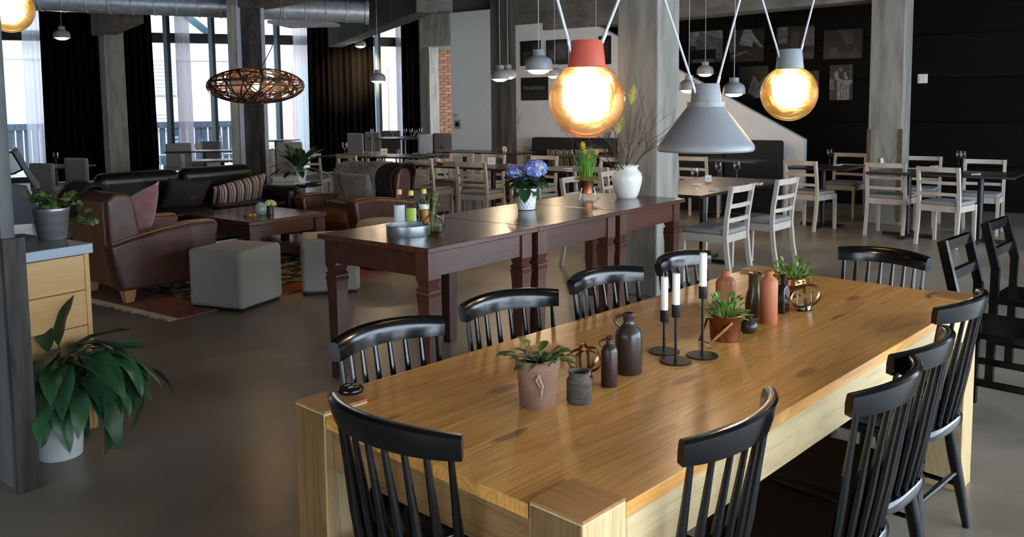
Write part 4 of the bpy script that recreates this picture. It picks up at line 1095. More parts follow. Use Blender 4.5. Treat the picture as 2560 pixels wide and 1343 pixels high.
# ------------------------------------------------------------------ lounge: rug, leather seats, ottomans, coffee table
random.seed(11)
m_leather = mat('brown_leather', (0.055,0.022,0.015), 0.36, col2=(0.09,0.038,0.025), nscale=5, bump=0.12, bscale=120, coat=0.1)
m_leather2 = mat('tan_edge_leather', (0.19,0.085,0.032), 0.40, col2=(0.13,0.055,0.021), nscale=8, bump=0.1, bscale=100)
m_blackl = mat('black_leather', (0.005,0.0045,0.0045), 0.36, col2=(0.009,0.007,0.006), nscale=6, bump=0.1, bscale=90)
m_linen = mat('grey_linen', (0.26,0.24,0.215), 0.95, col2=(0.33,0.305,0.275), nscale=160, detail=2, bump=0.15, bscale=300, sheen=0.1)
m_footw = mat('light_wood_foot', (0.42,0.20,0.075), 0.5)
m_purple = mat('mauve_velvet', (0.155,0.062,0.082), 0.8, col2=(0.20,0.088,0.11), nscale=12, sheen=0.4)
m_greyv = mat('grey_velvet', (0.105,0.095,0.092), 0.7, col2=(0.16,0.148,0.145), nscale=10, sheen=0.5)
m_fur_g = mat('grey_sheepskin', (0.15,0.135,0.12), 0.95, col2=(0.32,0.29,0.265), nscale=30, vary=0.0)
m_fur_b = mat('black_sheepskin', (0.008,0.007,0.0065), 0.95, col2=(0.02,0.017,0.014), nscale=30)
def rug_mat():
    m, t, p, n = _pr('persian_rug'); L = t.links
    tc = n.new('ShaderNodeTexCoord'); v1 = n.new('ShaderNodeTexVoronoi'); v1.inputs['Scale'].default_value = 24; v1.distance = 'MANHATTAN'
    L.new(tc.outputs['Object'], v1.inputs['Vector'])
    c = n.new('ShaderNodeValToRGB'); c.color_ramp.interpolation = 'CONSTANT'; e = c.color_ramp.elements
    e[0].color = (0.012,0.012,0.016,1); e[0].position = 0; e[1].position = 0.24; e[1].color = (0.26,0.04,0.02,1)
    for pos, col in ((0.38,(0.40,0.20,0.07,1)),(0.46,(0.16,0.03,0.022,1)),(0.55,(0.03,0.022,0.03,1)),(0.62,(0.30,0.05,0.022,1)),(0.72,(0.36,0.18,0.08,1)),(0.80,(0.20,0.035,0.022,1))):
        x = e.new(pos); x.color = col
    nz = n.new('ShaderNodeTexNoise'); nz.inputs['Scale'].default_value = 40; nz.inputs['Detail'].default_value = 4
    L.new(tc.outputs['Object'], nz.inputs['Vector'])
    mu = n.new('ShaderNodeMath'); mu.operation = 'ADD'; L.new(v1.outputs['Distance'], mu.inputs[0]); L.new(nz.outputs['Fac'], mu.inputs[1])
    ms = n.new('ShaderNodeMath'); ms.operation = 'SUBTRACT'; ms.inputs[1].default_value = 0.42; L.new(mu.outputs[0], ms.inputs[0])
    L.new(ms.outputs[0], c.inputs['Fac']); L.new(c.outputs['Color'], p.inputs['Base Color']); p.inputs['Roughness'].default_value = 0.95
    return m
m_rug = rug_mat()
m_rugfield = mat('rug_field', (0.010,0.010,0.012), 0.95, col2=(0.30,0.23,0.12), nscale=9, detail=2, contrast=(0.5,0.56))
m_fringe = mat('rug_fringe', (0.36,0.27,0.17), 0.95)
R0v, R1v = Vector((3.42,5.45,0)), Vector((6.1,7.95,0))
rug = thing('persian_rug', 'red and dark patterned oriental rug with cream fringe', 'rug', (0,0,0))
MB().box(((R0v.x+R1v.x)/2, (R0v.y+R1v.y)/2, 0.006), (R1v.x-R0v.x, R1v.y-R0v.y, 0.010)).build('pile', m_rug, rug, smooth=False)
MB().box(((R0v.x+R1v.x)/2, (R0v.y+R1v.y)/2, 0.009), (R1v.x-R0v.x-0.8, R1v.y-R0v.y-0.56, 0.008)).build('field', m_rugfield, rug, smooth=False)
b = MB()
for k in range(150):
    y = R0v.y+0.01+k*(R1v.y-R0v.y-0.02)/150; dx = random.uniform(0.05,0.085)
    b.tube([(R0v.x+0.005,y,0.006),(R0v.x-dx*0.6,y+random.uniform(-0.012,0.012),0.006),(R0v.x-dx,y+random.uniform(-0.02,0.02),0.004)], [0.006,0.007,0.004], 4)
o = b.build('fringe', m_fringe, rug); o['kind'] = 'stuff'

def soft_box(name, c, d, m, parent, r=0.06, seg=4, mtx=None):
    o = MB().box((0,0,0), d).build(name, m, parent, angle=80); o.location = c
    if mtx is not None: o.rotation_euler = mtx
    bevel(o, r, seg, 30); return o
def pillow(name, parent, m, w, h, th, loc, rot, n=14):
    def top(s):
        def fn(u, v):
            x, y = 2*u-1, 2*v-1
            k = (1-abs(x)**2.6)*(1-abs(y)**2.6); pin = 1-0.10*(1-x*x*0)*(1-abs(abs(x)-0))*0
            q = 1-0.07*(1-x*x)*y*y; q2 = 1-0.07*(1-y*y)*x*x
            return Vector((x*w/2*q2, y*h/2*q, s*th/2*(max(k,0)**0.6)))
        return fn
    b = MB().grid(top(1), n, n); b.grid(lambda u, v: top(-1)(1-u, v), n, n)
    o = b.build(name, m, parent, angle=120)
    bm = bmesh.new(); bm.from_mesh(o.data); bmesh.ops.remove_doubles(bm, verts=bm.verts[:], dist=0.0006); bmesh.ops.recalc_face_normals(bm, faces=bm.faces[:]); bm.to_mesh(o.data); bm.free()
    o.location = loc; o.rotation_euler = rot; return o
def club_chair(label, loc, rz, w=0.86, dpt=0.86):
    """faces local +y"""
    t = thing('club_armchair', label, 'armchair', loc, rz)
    aw = 0.17; hb = 0.86
    for sx in (-1, 1):
        # arm: side panel profile in y-z, tapering to the floor
        prof = [(-0.40,0.10),(0.36,0.10),(0.43,0.54),(0.40,0.575),(0.20,0.575),(-0.05,0.55),(-0.28,0.51),(-0.47,0.47)]
        b = MB().prism(prof, aw, o=(sx*(w/2)-(aw if sx > 0 else 0), 0, 0), ux=(0,1,0), uy=(0,0,1), un=(1,0,0))
        o = fix_normals(b.build('arm', m_leather, t)); bevel(o, 0.028, 3, 50)
        pb = MB(); xs = sx*(w/2-aw/2)
        pts = [(xs, y, z+0.004) for y, z in ((0.425,0.54),(0.40,0.575),(0.20,0.578),(-0.05,0.553),(-0.28,0.513),(-0.45,0.475))]
        for a_, b_ in zip(pts, pts[1:]): pb.bar(a_, b_, aw-0.05, 0.012)
        pb.build('arm_top_panel', m_leather2, o)
        for yy in (0.13,):
            MB().bar((sx*(w/2+0.001), yy-0.03, 0.12), (sx*(w/2+0.001), yy, 0.565), 0.004, 0.004).build('seam', m_leather2, o)
    # back with a rolled top, leaning
    prof = [(-0.33,0.10),(-0.20,0.44),(-0.25,0.80),(-0.30,0.86),(-0.40,0.87),(-0.46,0.81),(-0.45,0.46),(-0.38,0.10)]
    o = fix_normals(MB().prism(prof, w-0.10, o=(-(w-0.10)/2,0,0), ux=(0,1,0), uy=(0,0,1), un=(1,0,0)).build('backrest', m_leather, t)); bevel(o, 0.04, 4, 40)
    o2 = fix_normals(MB().prism([(-0.395,0.115),(-0.465,0.47),(-0.472,0.80),(-0.455,0.80),(-0.45,0.46),(-0.37,0.115)], w-0.24, o=(-(w-0.24)/2,0,0), ux=(0,1,0), uy=(0,0,1), un=(1,0,0)).build('back_panel', m_leather2, o))
    soft_box('seat_base', (0,0.03,0.21), (w-2*aw+0.02, 0.72, 0.20), m_leather, t, 0.02, 2)
    soft_box('seat_cushion', (0,0.06,0.36), (w-2*aw-0.01, 0.68, 0.15), m_leather2, t, 0.045, 4)
    for sx in (-1, 1):
        for sy in (-0.32, 0.32):
            MB().bar((sx*(w/2-0.09), sy, 0.11), (sx*(w/2-0.09), sy, 0.0), 0.10, 0.10, up=(0,1,0), w2=0.065, h2=0.065).build('foot', m_footw, t, smooth=False)
    return t
armL = club_chair('brown leather club armchair with mauve cushion, seen from behind', (3.87, 6.58, 0.011), -PI/2-0.10)
armR = club_chair('brown leather club armchair draped with grey sheepskin', (6.46, 6.80, 0), PI/2-0.02, w=1.0, dpt=0.8)
pc = thing('cushion', 'mauve velvet cushion on the left club armchair', 'cushion', (0,0,0))
pc.location = armL.matrix_basis @ Vector((0.04,-0.08,0.60)); pc.rotation_euler = (0,0,armL.rotation_euler.z-1.05)
pillow('cover', pc, m_purple, 0.50, 0.47, 0.17, (0,0,0.04), (1.18,0.25,0.0))
pc = thing('cushion', 'grey velvet cushion on the sheepskin armchair', 'cushion', (0,0,0))
pc.location = armR.matrix_basis @ Vector((0.02,-0.09,0.60)); pc.rotation_euler = (0,0,armR.rotation_euler.z)
pillow('cover', pc, m_greyv, 0.48, 0.40, 0.16, (0,0,0.02), (1.25,0,0))
def fur_throw(label, arm, m, x0, x1, path, seed, hair=0.03, count=2600, m2=None):
    """hide laid over the back of a chair: path of (y,z) in the chair's own frame, strands on top"""
    random.seed(seed)
    t = thing('sheepskin_throw', label, 'throw'); t.location = arm.location; t.rotation_euler = arm.rotation_euler
    P = [Vector((0,y,z)) for y, z in path]; n = len(P)-1
    def pt(u, v):
        s = v*n; i = min(int(s), n-1); q = P[i].lerp(P[i+1], s-i)
        wob = 0.05*math.sin(v*9+seed)+0.03*math.sin(u*7+v*5)
        return Vector((x0+(x1-x0)*u+wob*(0.5 if 0.2 < u < 0.8 else 1), q.y, q.z+0.012*math.sin(u*6+v*4)))
    b = MB().grid(pt, 18, 26)
    o = b.build('hide', m, t); sm = o.modifiers.new('thickness', 'SOLIDIFY'); sm.thickness = 0.02; sm.offset = 1
    fb = MB()
    for i in range(count):
        u, v = random.random(), random.random(); p = pt(u, v)
        e1 = pt(min(u+0.02,1), v)-pt(max(u-0.02,0), v); e2 = pt(u, min(v+0.02,1))-pt(u, max(v-0.02,0)); nn = e1.cross(e2)
        if nn.length < 1e-7: continue
        nn.normalize()
        if nn.dot(Vector((0, p.y+0.36, p.z-0.5))) < 0: nn = -nn
        d = nn*hair+Vector((random.uniform(-1,1),random.uniform(-1,1),random.uniform(-1.2,0.4)))*hair*0.7
        fb.tube([p+nn*0.015, p+nn*0.015+d], [0.0022,0.0005], 3, cap=False)
    f = fb.build('wool', m2 or m, t); f['kind'] = 'stuff'
    return t
ovr = [(-0.08,0.46),(-0.17,0.56),(-0.205,0.70),(-0.235,0.81),(-0.30,0.872),(-0.40,0.885),(-0.475,0.82),(-0.485,0.66),(-0.48,0.5)]
fur_throw('grey sheepskin draped over the right club armchair', armR, m_fur_g, 0.47, -0.20, [(0.10,0.47),(-0.05,0.47)]+ovr[1:], 4, 0.024, 7000)
fur_throw('black cowhide patch over the right club armchair corner', armR, m_fur_b, -0.22, -0.46, ovr[1:], 6, 0.012, 1800)
fur_throw('black sheepskin hanging over the back of the left club armchair', armL, m_fur_b, -0.10, -0.46, ovr[2:8], 8, 0.024, 4500)

# ottomans
def ottoman(label, c, rz, s=0.5, h=0.46):
    t = thing('cube_ottoman', label, 'ottoman', c, rz)
    soft_box('cover', (0,0,0.025+(h-0.025)/2), (s,s,h-0.025), m_linen, t, 0.035, 4)
    MB().box((0,0,0.013), (s-0.05,s-0.05,0.026)).build('plinth', m_blkmet, t, smooth=False)
oc = on(600,786); ottoman('grey linen cube ottoman beside the brown armchair', (oc.x+0.20, oc.y+0.30, 0.011*0), math.radians(14), 0.50, 0.465)
o2c = at(826, 700, 7.05); ottoman('grey linen cube ottoman between rug and dark table', (o2c.x, o2c.y, 0), math.radians(-41), 0.47, 0.465)
o3c = on(957, 668); t = thing('round_ottoman', 'round grey linen ottoman behind the dark tray table', 'ottoman', (o3c.x,o3c.y,0))
MB().lathe([(0.20,0.02),(0.235,0.03),(0.24,0.10),(0.24,0.40),(0.225,0.445),(0.17,0.46),(0.001,0.465)], 36, cap1=False).build('cover', m_linen, t, angle=60)
MB().lathe([(0.21,0),(0.21,0.025)], 28).build('plinth', m_blkmet, t)

# coffee table with vase, flowers, biscuits
m_coffee = wood('cherry_brown_wood', (0.115,0.040,0.020), (0.080,0.026,0.013), (0.035,0.012,0.006), 1, 1.0, 0.26, coat=0.4, vary=0.05, rings=0.2)
CT0, CTH = on(622,556,0.48), 0.48
CTx, CTy = 0.90, 1.12
t = thing('coffee_table', 'low dark red wooden coffee table on the rug', 'table', (CT0.x, CT0.y, 0.013), RB)
bevel(MB().box((CTx/2,CTy/2,CTH-0.033), (CTx,CTy,0.04)).build('tabletop', m_coffee, t, smooth=False), 0.006, 2)
for ix in (0,1):
    for iy in (0,1): bevel(MB().box((0.07+ix*(CTx-0.14), 0.07+iy*(CTy-0.14), (CTH-0.053)/2), (0.12,0.12,CTH-0.053)).build('leg', m_mahog_v, t, smooth=False), 0.005, 1)
for iy in (0,1): MB().box((CTx/2, 0.05+iy*(CTy-0.1), CTH-0.053-0.06), (CTx-0.26,0.03,0.12)).build('apron', m_coffee, t, smooth=False)
for ix in (0,1): MB().box((0.05+ix*(CTx-0.1), CTy/2, CTH-0.053-0.06), (0.03,CTy-0.26,0.12)).build('apron', m_coffee, t, smooth=False)
m_celad = mat('celadon_glaze', (0.25,0.36,0.33), 0.2, coat=0.4); m_pale = mat('pale_yellow_bloom', (0.62,0.62,0.25), 0.7); m_bisc = mat('golden_biscuit', (0.55,0.33,0.09), 0.7)
m_board = mat('round_wood_board', (0.22,0.12,0.05), 0.6)
p = on(652,538,CTH)
vessel('bud_vase', [(0.030,0),(0.045,0.010),(0.062,0.045),(0.060,0.075),(0.042,0.108),(0.022,0.124),(0.018,0.128)], m_celad, 'round celadon green vase on the coffee table', 'vase', p, wall=0.003)
p = on(676,536,CTH)
t = vessel('flower_cup', [(0.030,0),(0.034,0.004),(0.034,0.085)], m_brownst, 'small dark cup of pale yellow flowers on coffee table', 'flower pot', p, wall=0.003)
for i in range(40):
    z = 1-1.1*(i+0.5)/40; r = math.sqrt(1-z*z); a = i*2.4
    MB().sphere((0.052*r*math.cos(a), 0.052*r*math.sin(a), 0.095+0.042*z), 0.011, 7, 5).build('blossom', m_pale, t)
p = on(628,541,CTH)
t = thing('biscuit_board', 'small round board with golden biscuits on coffee table', 'plate', p)
MB().lathe([(0.068,0),(0.070,0.006),(0.068,0.010),(0.001,0.010)], 28).build('board', m_board, t)
for k in range(5):
    MB().lathe([(0.018,0.010),(0.021,0.015),(0.019,0.022),(0.001,0.025)], 14, c=(0.036*math.cos(k*1.26),0.036*math.sin(k*1.26),0)).build('biscuit', m_bisc, t)

# black sofa
sc = Vector((5.40, 8.22, 0))
t = thing('leather_sofa', 'black leather two seat sofa behind the coffee table', 'sofa', sc, PI+RB)
SWd = 1.86
soft_box('base', (0,0.05,0.22), (SWd,0.82,0.22), m_blackl, t, 0.03, 2)
for sx in (-1,1):
    soft_box('seat_cushion', (sx*SWd/4,0.10,0.40), (SWd/2-0.01,0.72,0.16), m_blackl, t, 0.05, 4)
    soft_box('back_cushion', (sx*SWd/4,-0.30,0.60), (SWd/2-0.02,0.22,0.54), m_blackl, t, 0.09, 5, (-0.16,0,0))
    soft_box('arm', (sx*(SWd/2+0.10),0.05,0.34), (0.2,0.86,0.56), m_blackl, t, 0.07, 4)
    for sy in (-0.3,0.4): MB().box((sx*(SWd/2-0.02),sy,0.055), (0.07,0.07,0.11)).build('foot', m_blkmet, t)
def stripe_mat():
    m, t_, p, n = _pr('striped_kilim'); L = t_.links
    tc = n.new('ShaderNodeTexCoord'); sx = n.new('ShaderNodeSeparateXYZ'); L.new(tc.outputs['Object'], sx.inputs[0])
    mu = n.new('ShaderNodeMath'); mu.operation = 'MULTIPLY'; mu.inputs[1].default_value = 9.5; L.new(sx.outputs['X'], mu.inputs[0])
    fr = n.new('ShaderNodeMath'); fr.operation = 'FRACT'; L.new(mu.outputs[0], fr.inputs[0])
    c = n.new('ShaderNodeValToRGB'); c.color_ramp.interpolation = 'CONSTANT'; e = c.color_ramp.elements
    e[0].color = (0.40,0.32,0.26,1); e[1].position = 0.22; e[1].color = (0.035,0.018,0.016,1)
    for pos, col in ((0.34,(0.36,0.26,0.22,1)),(0.50,(0.03,0.016,0.014,1)),(0.58,(0.30,0.20,0.19,1)),(0.72,(0.04,0.02,0.018,1))): e.new(pos).color = col
    L.new(fr.outputs[0], c.inputs['Fac']); L.new(c.outputs['Color'], p.inputs['Base Color']); p.inputs['Roughness'].default_value = 0.9; return m
m_stripe = stripe_mat()
m_hide = mat('dark_cowhide', (0.012,0.009,0.008), 0.8, col2=(0.10,0.055,0.028), nscale=5, contrast=(0.62,0.72))
SM = Matrix.Translation(sc) @ Matrix.Rotation(PI+RB,4,'Z')
pc = thing('cushion', 'brown and cream striped cushion on the black sofa', 'cushion', SM @ Vector((-0.52,0.10,0.57)), PI+RB)
pillow('cover', pc, m_stripe, 0.72, 0.38, 0.18, (0,0,0.0), (1.05,0.16,0))
pc = thing('cushion', 'dark cowhide cushion in the middle of black sofa', 'cushion', SM @ Vector((0.10,0.04,0.60)), PI+RB)
pillow('cover', pc, m_hide, 0.52, 0.40, 0.16, (0,0,0), (1.1,-0.1,0))

# round side table with plant and books
st_ = at(735, 459, 10.5); STZ = st_.z
t = thing('round_side_table', 'black round pedestal side table with books', 'table', (st_.x, st_.y, 0))
MB().lathe([(0.34,STZ-0.03),(0.35,STZ-0.02),(0.35,STZ-0.006),(0.34,STZ),(0.001,STZ)], 40, cap1=False).build('tabletop', m_blk, t)
MB().tube([(0,0,0.02),(0,0,STZ-0.03)], 0.035, 14).build('pedestal', m_blkmet, t)
MB().lathe([(0.24,0),(0.24,0.012),(0.04,0.03)], 28).build('foot', m_blkmet, t)
m_wp = mat('white_ceramic', (0.68,0.68,0.68), 0.4); m_lilyd = mat('peace_lily_leaf', (0.012,0.045,0.012), 0.36, col2=(0.03,0.085,0.022), nscale=10, vary=0.35)
pp = at(749, 456, 10.53)
t = thing('potted_lily', 'white pot with leafy green plant on round side table', 'potted plant', (pp.x, pp.y, STZ))
bevel(MB().lathe([(0.075,0),(0.10,0.16),(0.092,0.16),(0.085,0.14),(0.001,0.14)], 4, cap1=False, m=rotz(0.5)).build('pot', m_wp, t, smooth=False), 0.008, 2)
random.seed(5)
plant(t, m_lilyd, 34, 0.27, 0.10, 0.03, 0.14, (-0.05,1.45), 0.001, 0.55, 0.13, 'leaf', m_lilyd, 7)
bk = at(716, 458, 10.42)
cols = [((0.55,0.55,0.56),0.034,0.30), ((0.10,0.22,0.22),0.016,0.29), ((0.60,0.60,0.60),0.018,0.30), ((0.50,0.46,0.38),0.040,0.27), ((0.05,0.05,0.055),0.014,0.26)]
z = STZ
labs = ['thick pale book at the bottom of the stack', 'thin teal book in the stack on round table', 'white book in the middle of the stack', 'thick cream paged book near the stack top', 'dark thin book on top of the stack']
for k, (c_, h_, w_) in enumerate(cols):
    t = thing('book', labs[k], 'book', (bk.x, bk.y, z), YAW*-1+0.12*(k % 3)-0.1, 'books on the round side table')
    m_c = mat('book_cover_%d' % k, c_, 0.5); m_pg = mat('book_pages_%d' % k, (0.55,0.52,0.45), 0.9)
    MB().box((0,0,0.0015),(w_,0.22,0.003)).box((0,0,h_-0.0025),(w_,0.22,0.003)).box((0,0.108,h_/2),(w_,0.004,h_-0.002)).build('cover', m_c, t, smooth=False)
    MB().box((0,0,h_/2),(w_-0.012,0.206,h_-0.007)).build('pages', m_pg, t, smooth=False)
    z += h_

# ------------------------------------------------------------------ dining area: pale ladder-back chairs
random.seed(31)
m_paleoak = mat('whitewashed_oak', (0.40,0.345,0.285), 0.5, col2=(0.47,0.41,0.345), nscale=9, stretch=(1,1,0.25))
m_seatgrey = mat('grey_seat_fabric', (0.21,0.21,0.215), 0.9, col2=(0.25,0.25,0.255), nscale=120)
m_tabtop = mat('dark_laminate_top', (0.020,0.017,0.016), 0.30)
m_uph = mat('taupe_upholstery', (0.215,0.195,0.18), 0.9, col2=(0.25,0.23,0.21), nscale=90, sheen=0.2)
m_uphleg = mat('beech_chair_leg', (0.33,0.22,0.14), 0.5)
m_uphd = mat('brown_upholstery', (0.085,0.062,0.05), 0.9, col2=(0.11,0.082,0.068), nscale=90)
def ladder_chair():
    """faces local +y; height 0.84"""
    t = empty('ladder_back_chair')
    w = 0.205
    for sx in (-1, 1):
        b = MB(); ys = [(-0.255,0.0),(-0.215,0.22),(-0.195,0.42),(-0.205,0.58),(-0.245,0.84)]
        for (y0,z0),(y1,z1) in zip(ys, ys[1:]):
            b.bar((sx*w,y0,z0),(sx*w,y1,z1+0.0005), 0.032, 0.036, up=(0,1,0))
        b.build('rear_leg', m_paleoak, t, smooth=False)
        MB().bar((sx*w,0.19,0.43),(sx*w,0.195,0.0), 0.036, 0.036, up=(0,1,0), w2=0.03, h2=0.03).build('front_leg', m_paleoak, t, smooth=False)
        MB().box((sx*w,0.0,0.40), (0.024,0.37,0.065)).build('seat_rail', m_paleoak, t, smooth=False)
    for sy in (-0.19, 0.185): MB().box((0,sy,0.40), (2*w,0.024,0.065)).build('seat_rail', m_paleoak, t, smooth=False)
    def slat(z, y, h):
        b = MB(); pts = [(-w+2*w*i/6, y-0.022*(1-(2*i/6-1)**2), z) for i in range(7)]
        for p_, q_ in zip(pts, pts[1:]): b.bar(p_, q_, 0.018, h)
        b.build('slat', m_paleoak, t, angle=30)
    slat(0.815,-0.241,0.052); slat(0.675,-0.220,0.034); slat(0.555,-0.203,0.034)
    o = MB().box((0,0.0,0.452), (0.42,0.40,0.045)).build('seat_cushion', m_seatgrey, t, angle=80); bevel(o, 0.02, 3, 30)
    return t
lad = ladder_chair(); fl_l = [False]
GL = 'pale ladder-back chairs in the dining area'
def ladder(px, py, rz, label, z=0.84):
    """px,py: middle of the top slat in the picture"""
    p = on(px, py, z); r = math.radians(rz); f = Vector((-math.sin(r), math.cos(r), 0)); p.z = 0
    return place(fl_l, lad, p+f*0.245, r, label, 'chair', GL)
def ladder_xy(x, y, rz, label):
    return place(fl_l, lad, Vector((x,y,0)), math.radians(rz), label, 'chair', GL)
# right of the column
ladder(1856, 463, -4, 'pale ladder-back chair nearest the concrete column, back to camera')
ladder(1969, 446, -6, 'pale ladder-back chair right of the one nearest the column')
ladder(2000, 402, -106, 'pale ladder-back chair at the small table before stair wall end')
ladder(2127, 383, 84, 'pale ladder-back chair behind small table, facing camera, left of column')
ladder(2214, 408, -96, 'pale ladder-back chair in front of the far concrete column')
ladder(2345, 418, -105, 'pale ladder-back chair, largest at the right-hand dining table')
ladder(2308, 391, 90, 'pale ladder-back chair behind right-hand dining table, between two others')
ladder(2463, 399, 88, 'pale ladder-back chair farthest right, facing the camera')
ladder_xy(6.85, 3.95, 176, 'pale ladder-back chair partly hidden by column, across the glass table')
ladder_xy(7.62, 3.98, 182, 'pale ladder-back chair across the glass table, facing camera')
# middle rows
ladder(1046, 400, -86, 'pale ladder-back chair behind the syrup bottles')
ladder(1176, 406, -84, 'pale ladder-back chair between syrup bottles and hydrangea')
ladder_xy(8.30, 5.62, -92, 'pale ladder-back chair right behind the hydrangea')
ladder_xy(8.30, 4.72, -88, 'pale ladder-back chair behind the daffodils')
ladder(1155, 383, 92, 'pale ladder-back chair across the table with number eleven, left')
ladder(1234, 386, 88, 'pale ladder-back chair across the table with number eleven, right')
ladder_xy(9.42, 6.38, 90, 'pale ladder-back chair facing camera, seen above hydrangea')
ladder_xy(9.42, 5.30, 86, 'pale ladder-back chair facing camera, behind twigs of white vase')
ladder(1166, 358, -80, 'pale ladder-back chair in front of the white door')
ladder(1240, 362, -95, 'pale ladder-back chair before the grey wall strip')
ladder(1337, 367, -90, 'pale ladder-back chair at the bench, left of coral lamp')
ladder(1490, 372, -90, 'pale ladder-back chair at the bench, below coral lamp')
ladder(1728, 392, -90, 'pale ladder-back chair at the bench, under the cone lamp')
ladder(766, 384, -60, 'pale ladder-back chair beside the round side table')
ladder(866, 388, -95, 'pale ladder-back chair behind the sheepskin armchair')

# tables on pedestal feet
def ped_table(label, x, y, lx, ly, rz=0.0, h=0.745, n=1):
    t = thing('dining_table', label, 'table', (x,y,0), rz)
    bevel(MB().box((0,0,h-0.012), (lx,ly,0.024)).build('tabletop', m_tabtop, t, smooth=False), 0.003, 1)
    for k in range(n):
        yy = (k+0.5)/n*ly-ly/2
        MB().tube([(0,yy,0.03),(0,yy,h-0.024)], 0.032, 12).build('post', m_blkmet, t)
        f = MB(); f.bar((-0.30,yy,0.02),(0.30,yy,0.02),0.06,0.035); f.bar((0,yy-0.26,0.02),(0,yy+0.26,0.02),0.06,0.035); f.build('cross_foot', m_blkmet, t, smooth=False)
    return t
ped_table('dark dining table with three wine glasses right of column', 7.62, 3.20, 1.86, 0.86, RB, 0.745, n=1)
ped_table('small dark dining table before the far concrete column', 10.66, 2.90, 0.80, 0.78, RB)
ped_table('dark dining table at the far right, near the camera side', 10.28, 1.50, 0.74, 1.45, RB, n=2)
ped_table('dark dining table with the number eleven card', 8.85, 7.20, 0.80, 2.25, RB, n=2)
ped_table('dark dining table with napkins behind the daffodils', 8.85, 5.15, 0.78, 1.50, RB, n=2)
ped_table('dark bench table below the coral lamp', 10.95, 6.2, 0.66, 1.7, RB, 0.77, n=2)
ped_table('dark bench table in front of the dark pier', 10.85, 8.35, 0.66, 1.7, RB, 0.80, n=2)
ped_table('dark bench table under the cone lamp', 10.95, 4.35, 0.66, 1.2, RB, 0.77)
t14 = at(950, 388, 12.9)
ped_table('dark dining table with number fourteen card', t14.x, t14.y, 0.8, 1.8, RB+0.3, t14.z, n=2)
# bench
m_bench = mat('charcoal_bench_fabric', (0.010,0.010,0.011), 0.85, col2=(0.016,0.016,0.017), nscale=80)
by0, by1 = XW(1952,11.62), XW(1322,11.62)
t = thing('wall_bench', 'long black upholstered bench along the white stair wall', 'bench', (11.62, by0, 0))
n = 5; seg = (by1-by0)/n
for k in range(n):
    o = MB().box((0.13,(k+0.5)*seg,0.72), (0.16,seg-0.012,0.58)).build('back_cushion', m_bench, t, angle=80); bevel(o, 0.035, 3, 30); o.rotation_euler = (0,0,0)
    o = MB().box((-0.12,(k+0.5)*seg,0.41), (0.50,seg-0.012,0.11)).build('seat_cushion', m_bench, t, angle=80); bevel(o, 0.025, 3, 30)
MB().box((-0.08,(by1-by0)/2,0.18), (0.42,by1-by0,0.36)).build('base', m_blkmet, t, smooth=False)
for px, mm, lb in ((1392, m_stripe, 'striped small cushion on the wall bench, left'), (1412, m_stripe, 'striped small cushion on the wall bench, second from left'), (1466, m_greyv, 'grey cushion on the wall bench under coral lamp')):
    y = XW(px, 11.5); pc = thing('bench_cushion', lb, 'cushion', (11.50, y, 0.66), PI/2)
    pillow('cover', pc, mm, 0.38, 0.36, 0.14, (0,0,0), (1.3,0,0))

# upholstered chairs by the windows
def uph_chair(mf):
    t = empty('upholstered_chair')
    o = MB().box((0,-0.215,0.665), (0.44,0.06,0.44)).build('backrest', mf, t, angle=80); bevel(o, 0.028, 3, 30)
    o = MB().box((0,0.0,0.45), (0.45,0.44,0.09)).build('seat', mf, t, angle=80); bevel(o, 0.025, 3, 30)
    for sx in (-1,1):
        MB().bar((sx*0.19,-0.20,0.46),(sx*0.19,-0.24,0.0),0.035,0.04,up=(0,1,0)).build('leg', m_uphleg, t, smooth=False)
        MB().bar((sx*0.19,0.18,0.42),(sx*0.19,0.19,0.0),0.035,0.035,up=(0,1,0)).build('leg', m_uphleg, t, smooth=False)
    return t
up1, up2 = uph_chair(m_uph), uph_chair(m_uphd); fu1, fu2 = [False], [False]
GU = 'upholstered chairs by the window front'
def uph(px, py, D, rz, label, dark=False):
    """px,py: middle of the backrest top edge; rz measured against the view (0 = back to camera)"""
    p = at(px, py, D); z = p.z; r = math.radians(rz)-YAW; f = Vector((-math.sin(r), math.cos(r), 0)); p.z = 0
    o = place(fu2 if dark else fu1, up2 if dark else up1, p+f*0.215, r, label, 'chair', GU)
    k = z/0.885; o.scale = (1,1,max(0.9,min(1.12,k)))
    return o
uph(190, 395, 12.0, -22, 'taupe upholstered chair at the window left of sofa, back to camera')
uph(104, 408, 11.6, -20, 'taupe upholstered chair behind the cash desk monitor')
uph(446, 358, 15.4, 30, 'taupe upholstered chair behind sofa, beside dark curtain')
uph(453, 386, 13.6, -75, 'pale upholstered chair right above the black sofa')
uph(529, 353, 16.6, 160, 'taupe upholstered chair across the window table, facing camera')
uph(722, 355, 14.3, 12, 'taupe upholstered chair right of the dark column')
uph(678, 372, 12.4, -80, 'taupe upholstered chair mostly hidden behind the dark column')
uph(888, 333, 18.4, 150, 'taupe upholstered chair before the wide black curtain')
uph(931, 330, 19.2, 150, 'taupe upholstered chair at left of the round far table')
uph(979, 325, 20.2, 175, 'dark upholstered chair behind the round far table', True)
uph(1068, 336, 18.3, 25, 'taupe upholstered chair at right of the round far table')
uph(1106, 331, 17.8, 25, 'brown upholstered chair in front of the brick end wall', True)
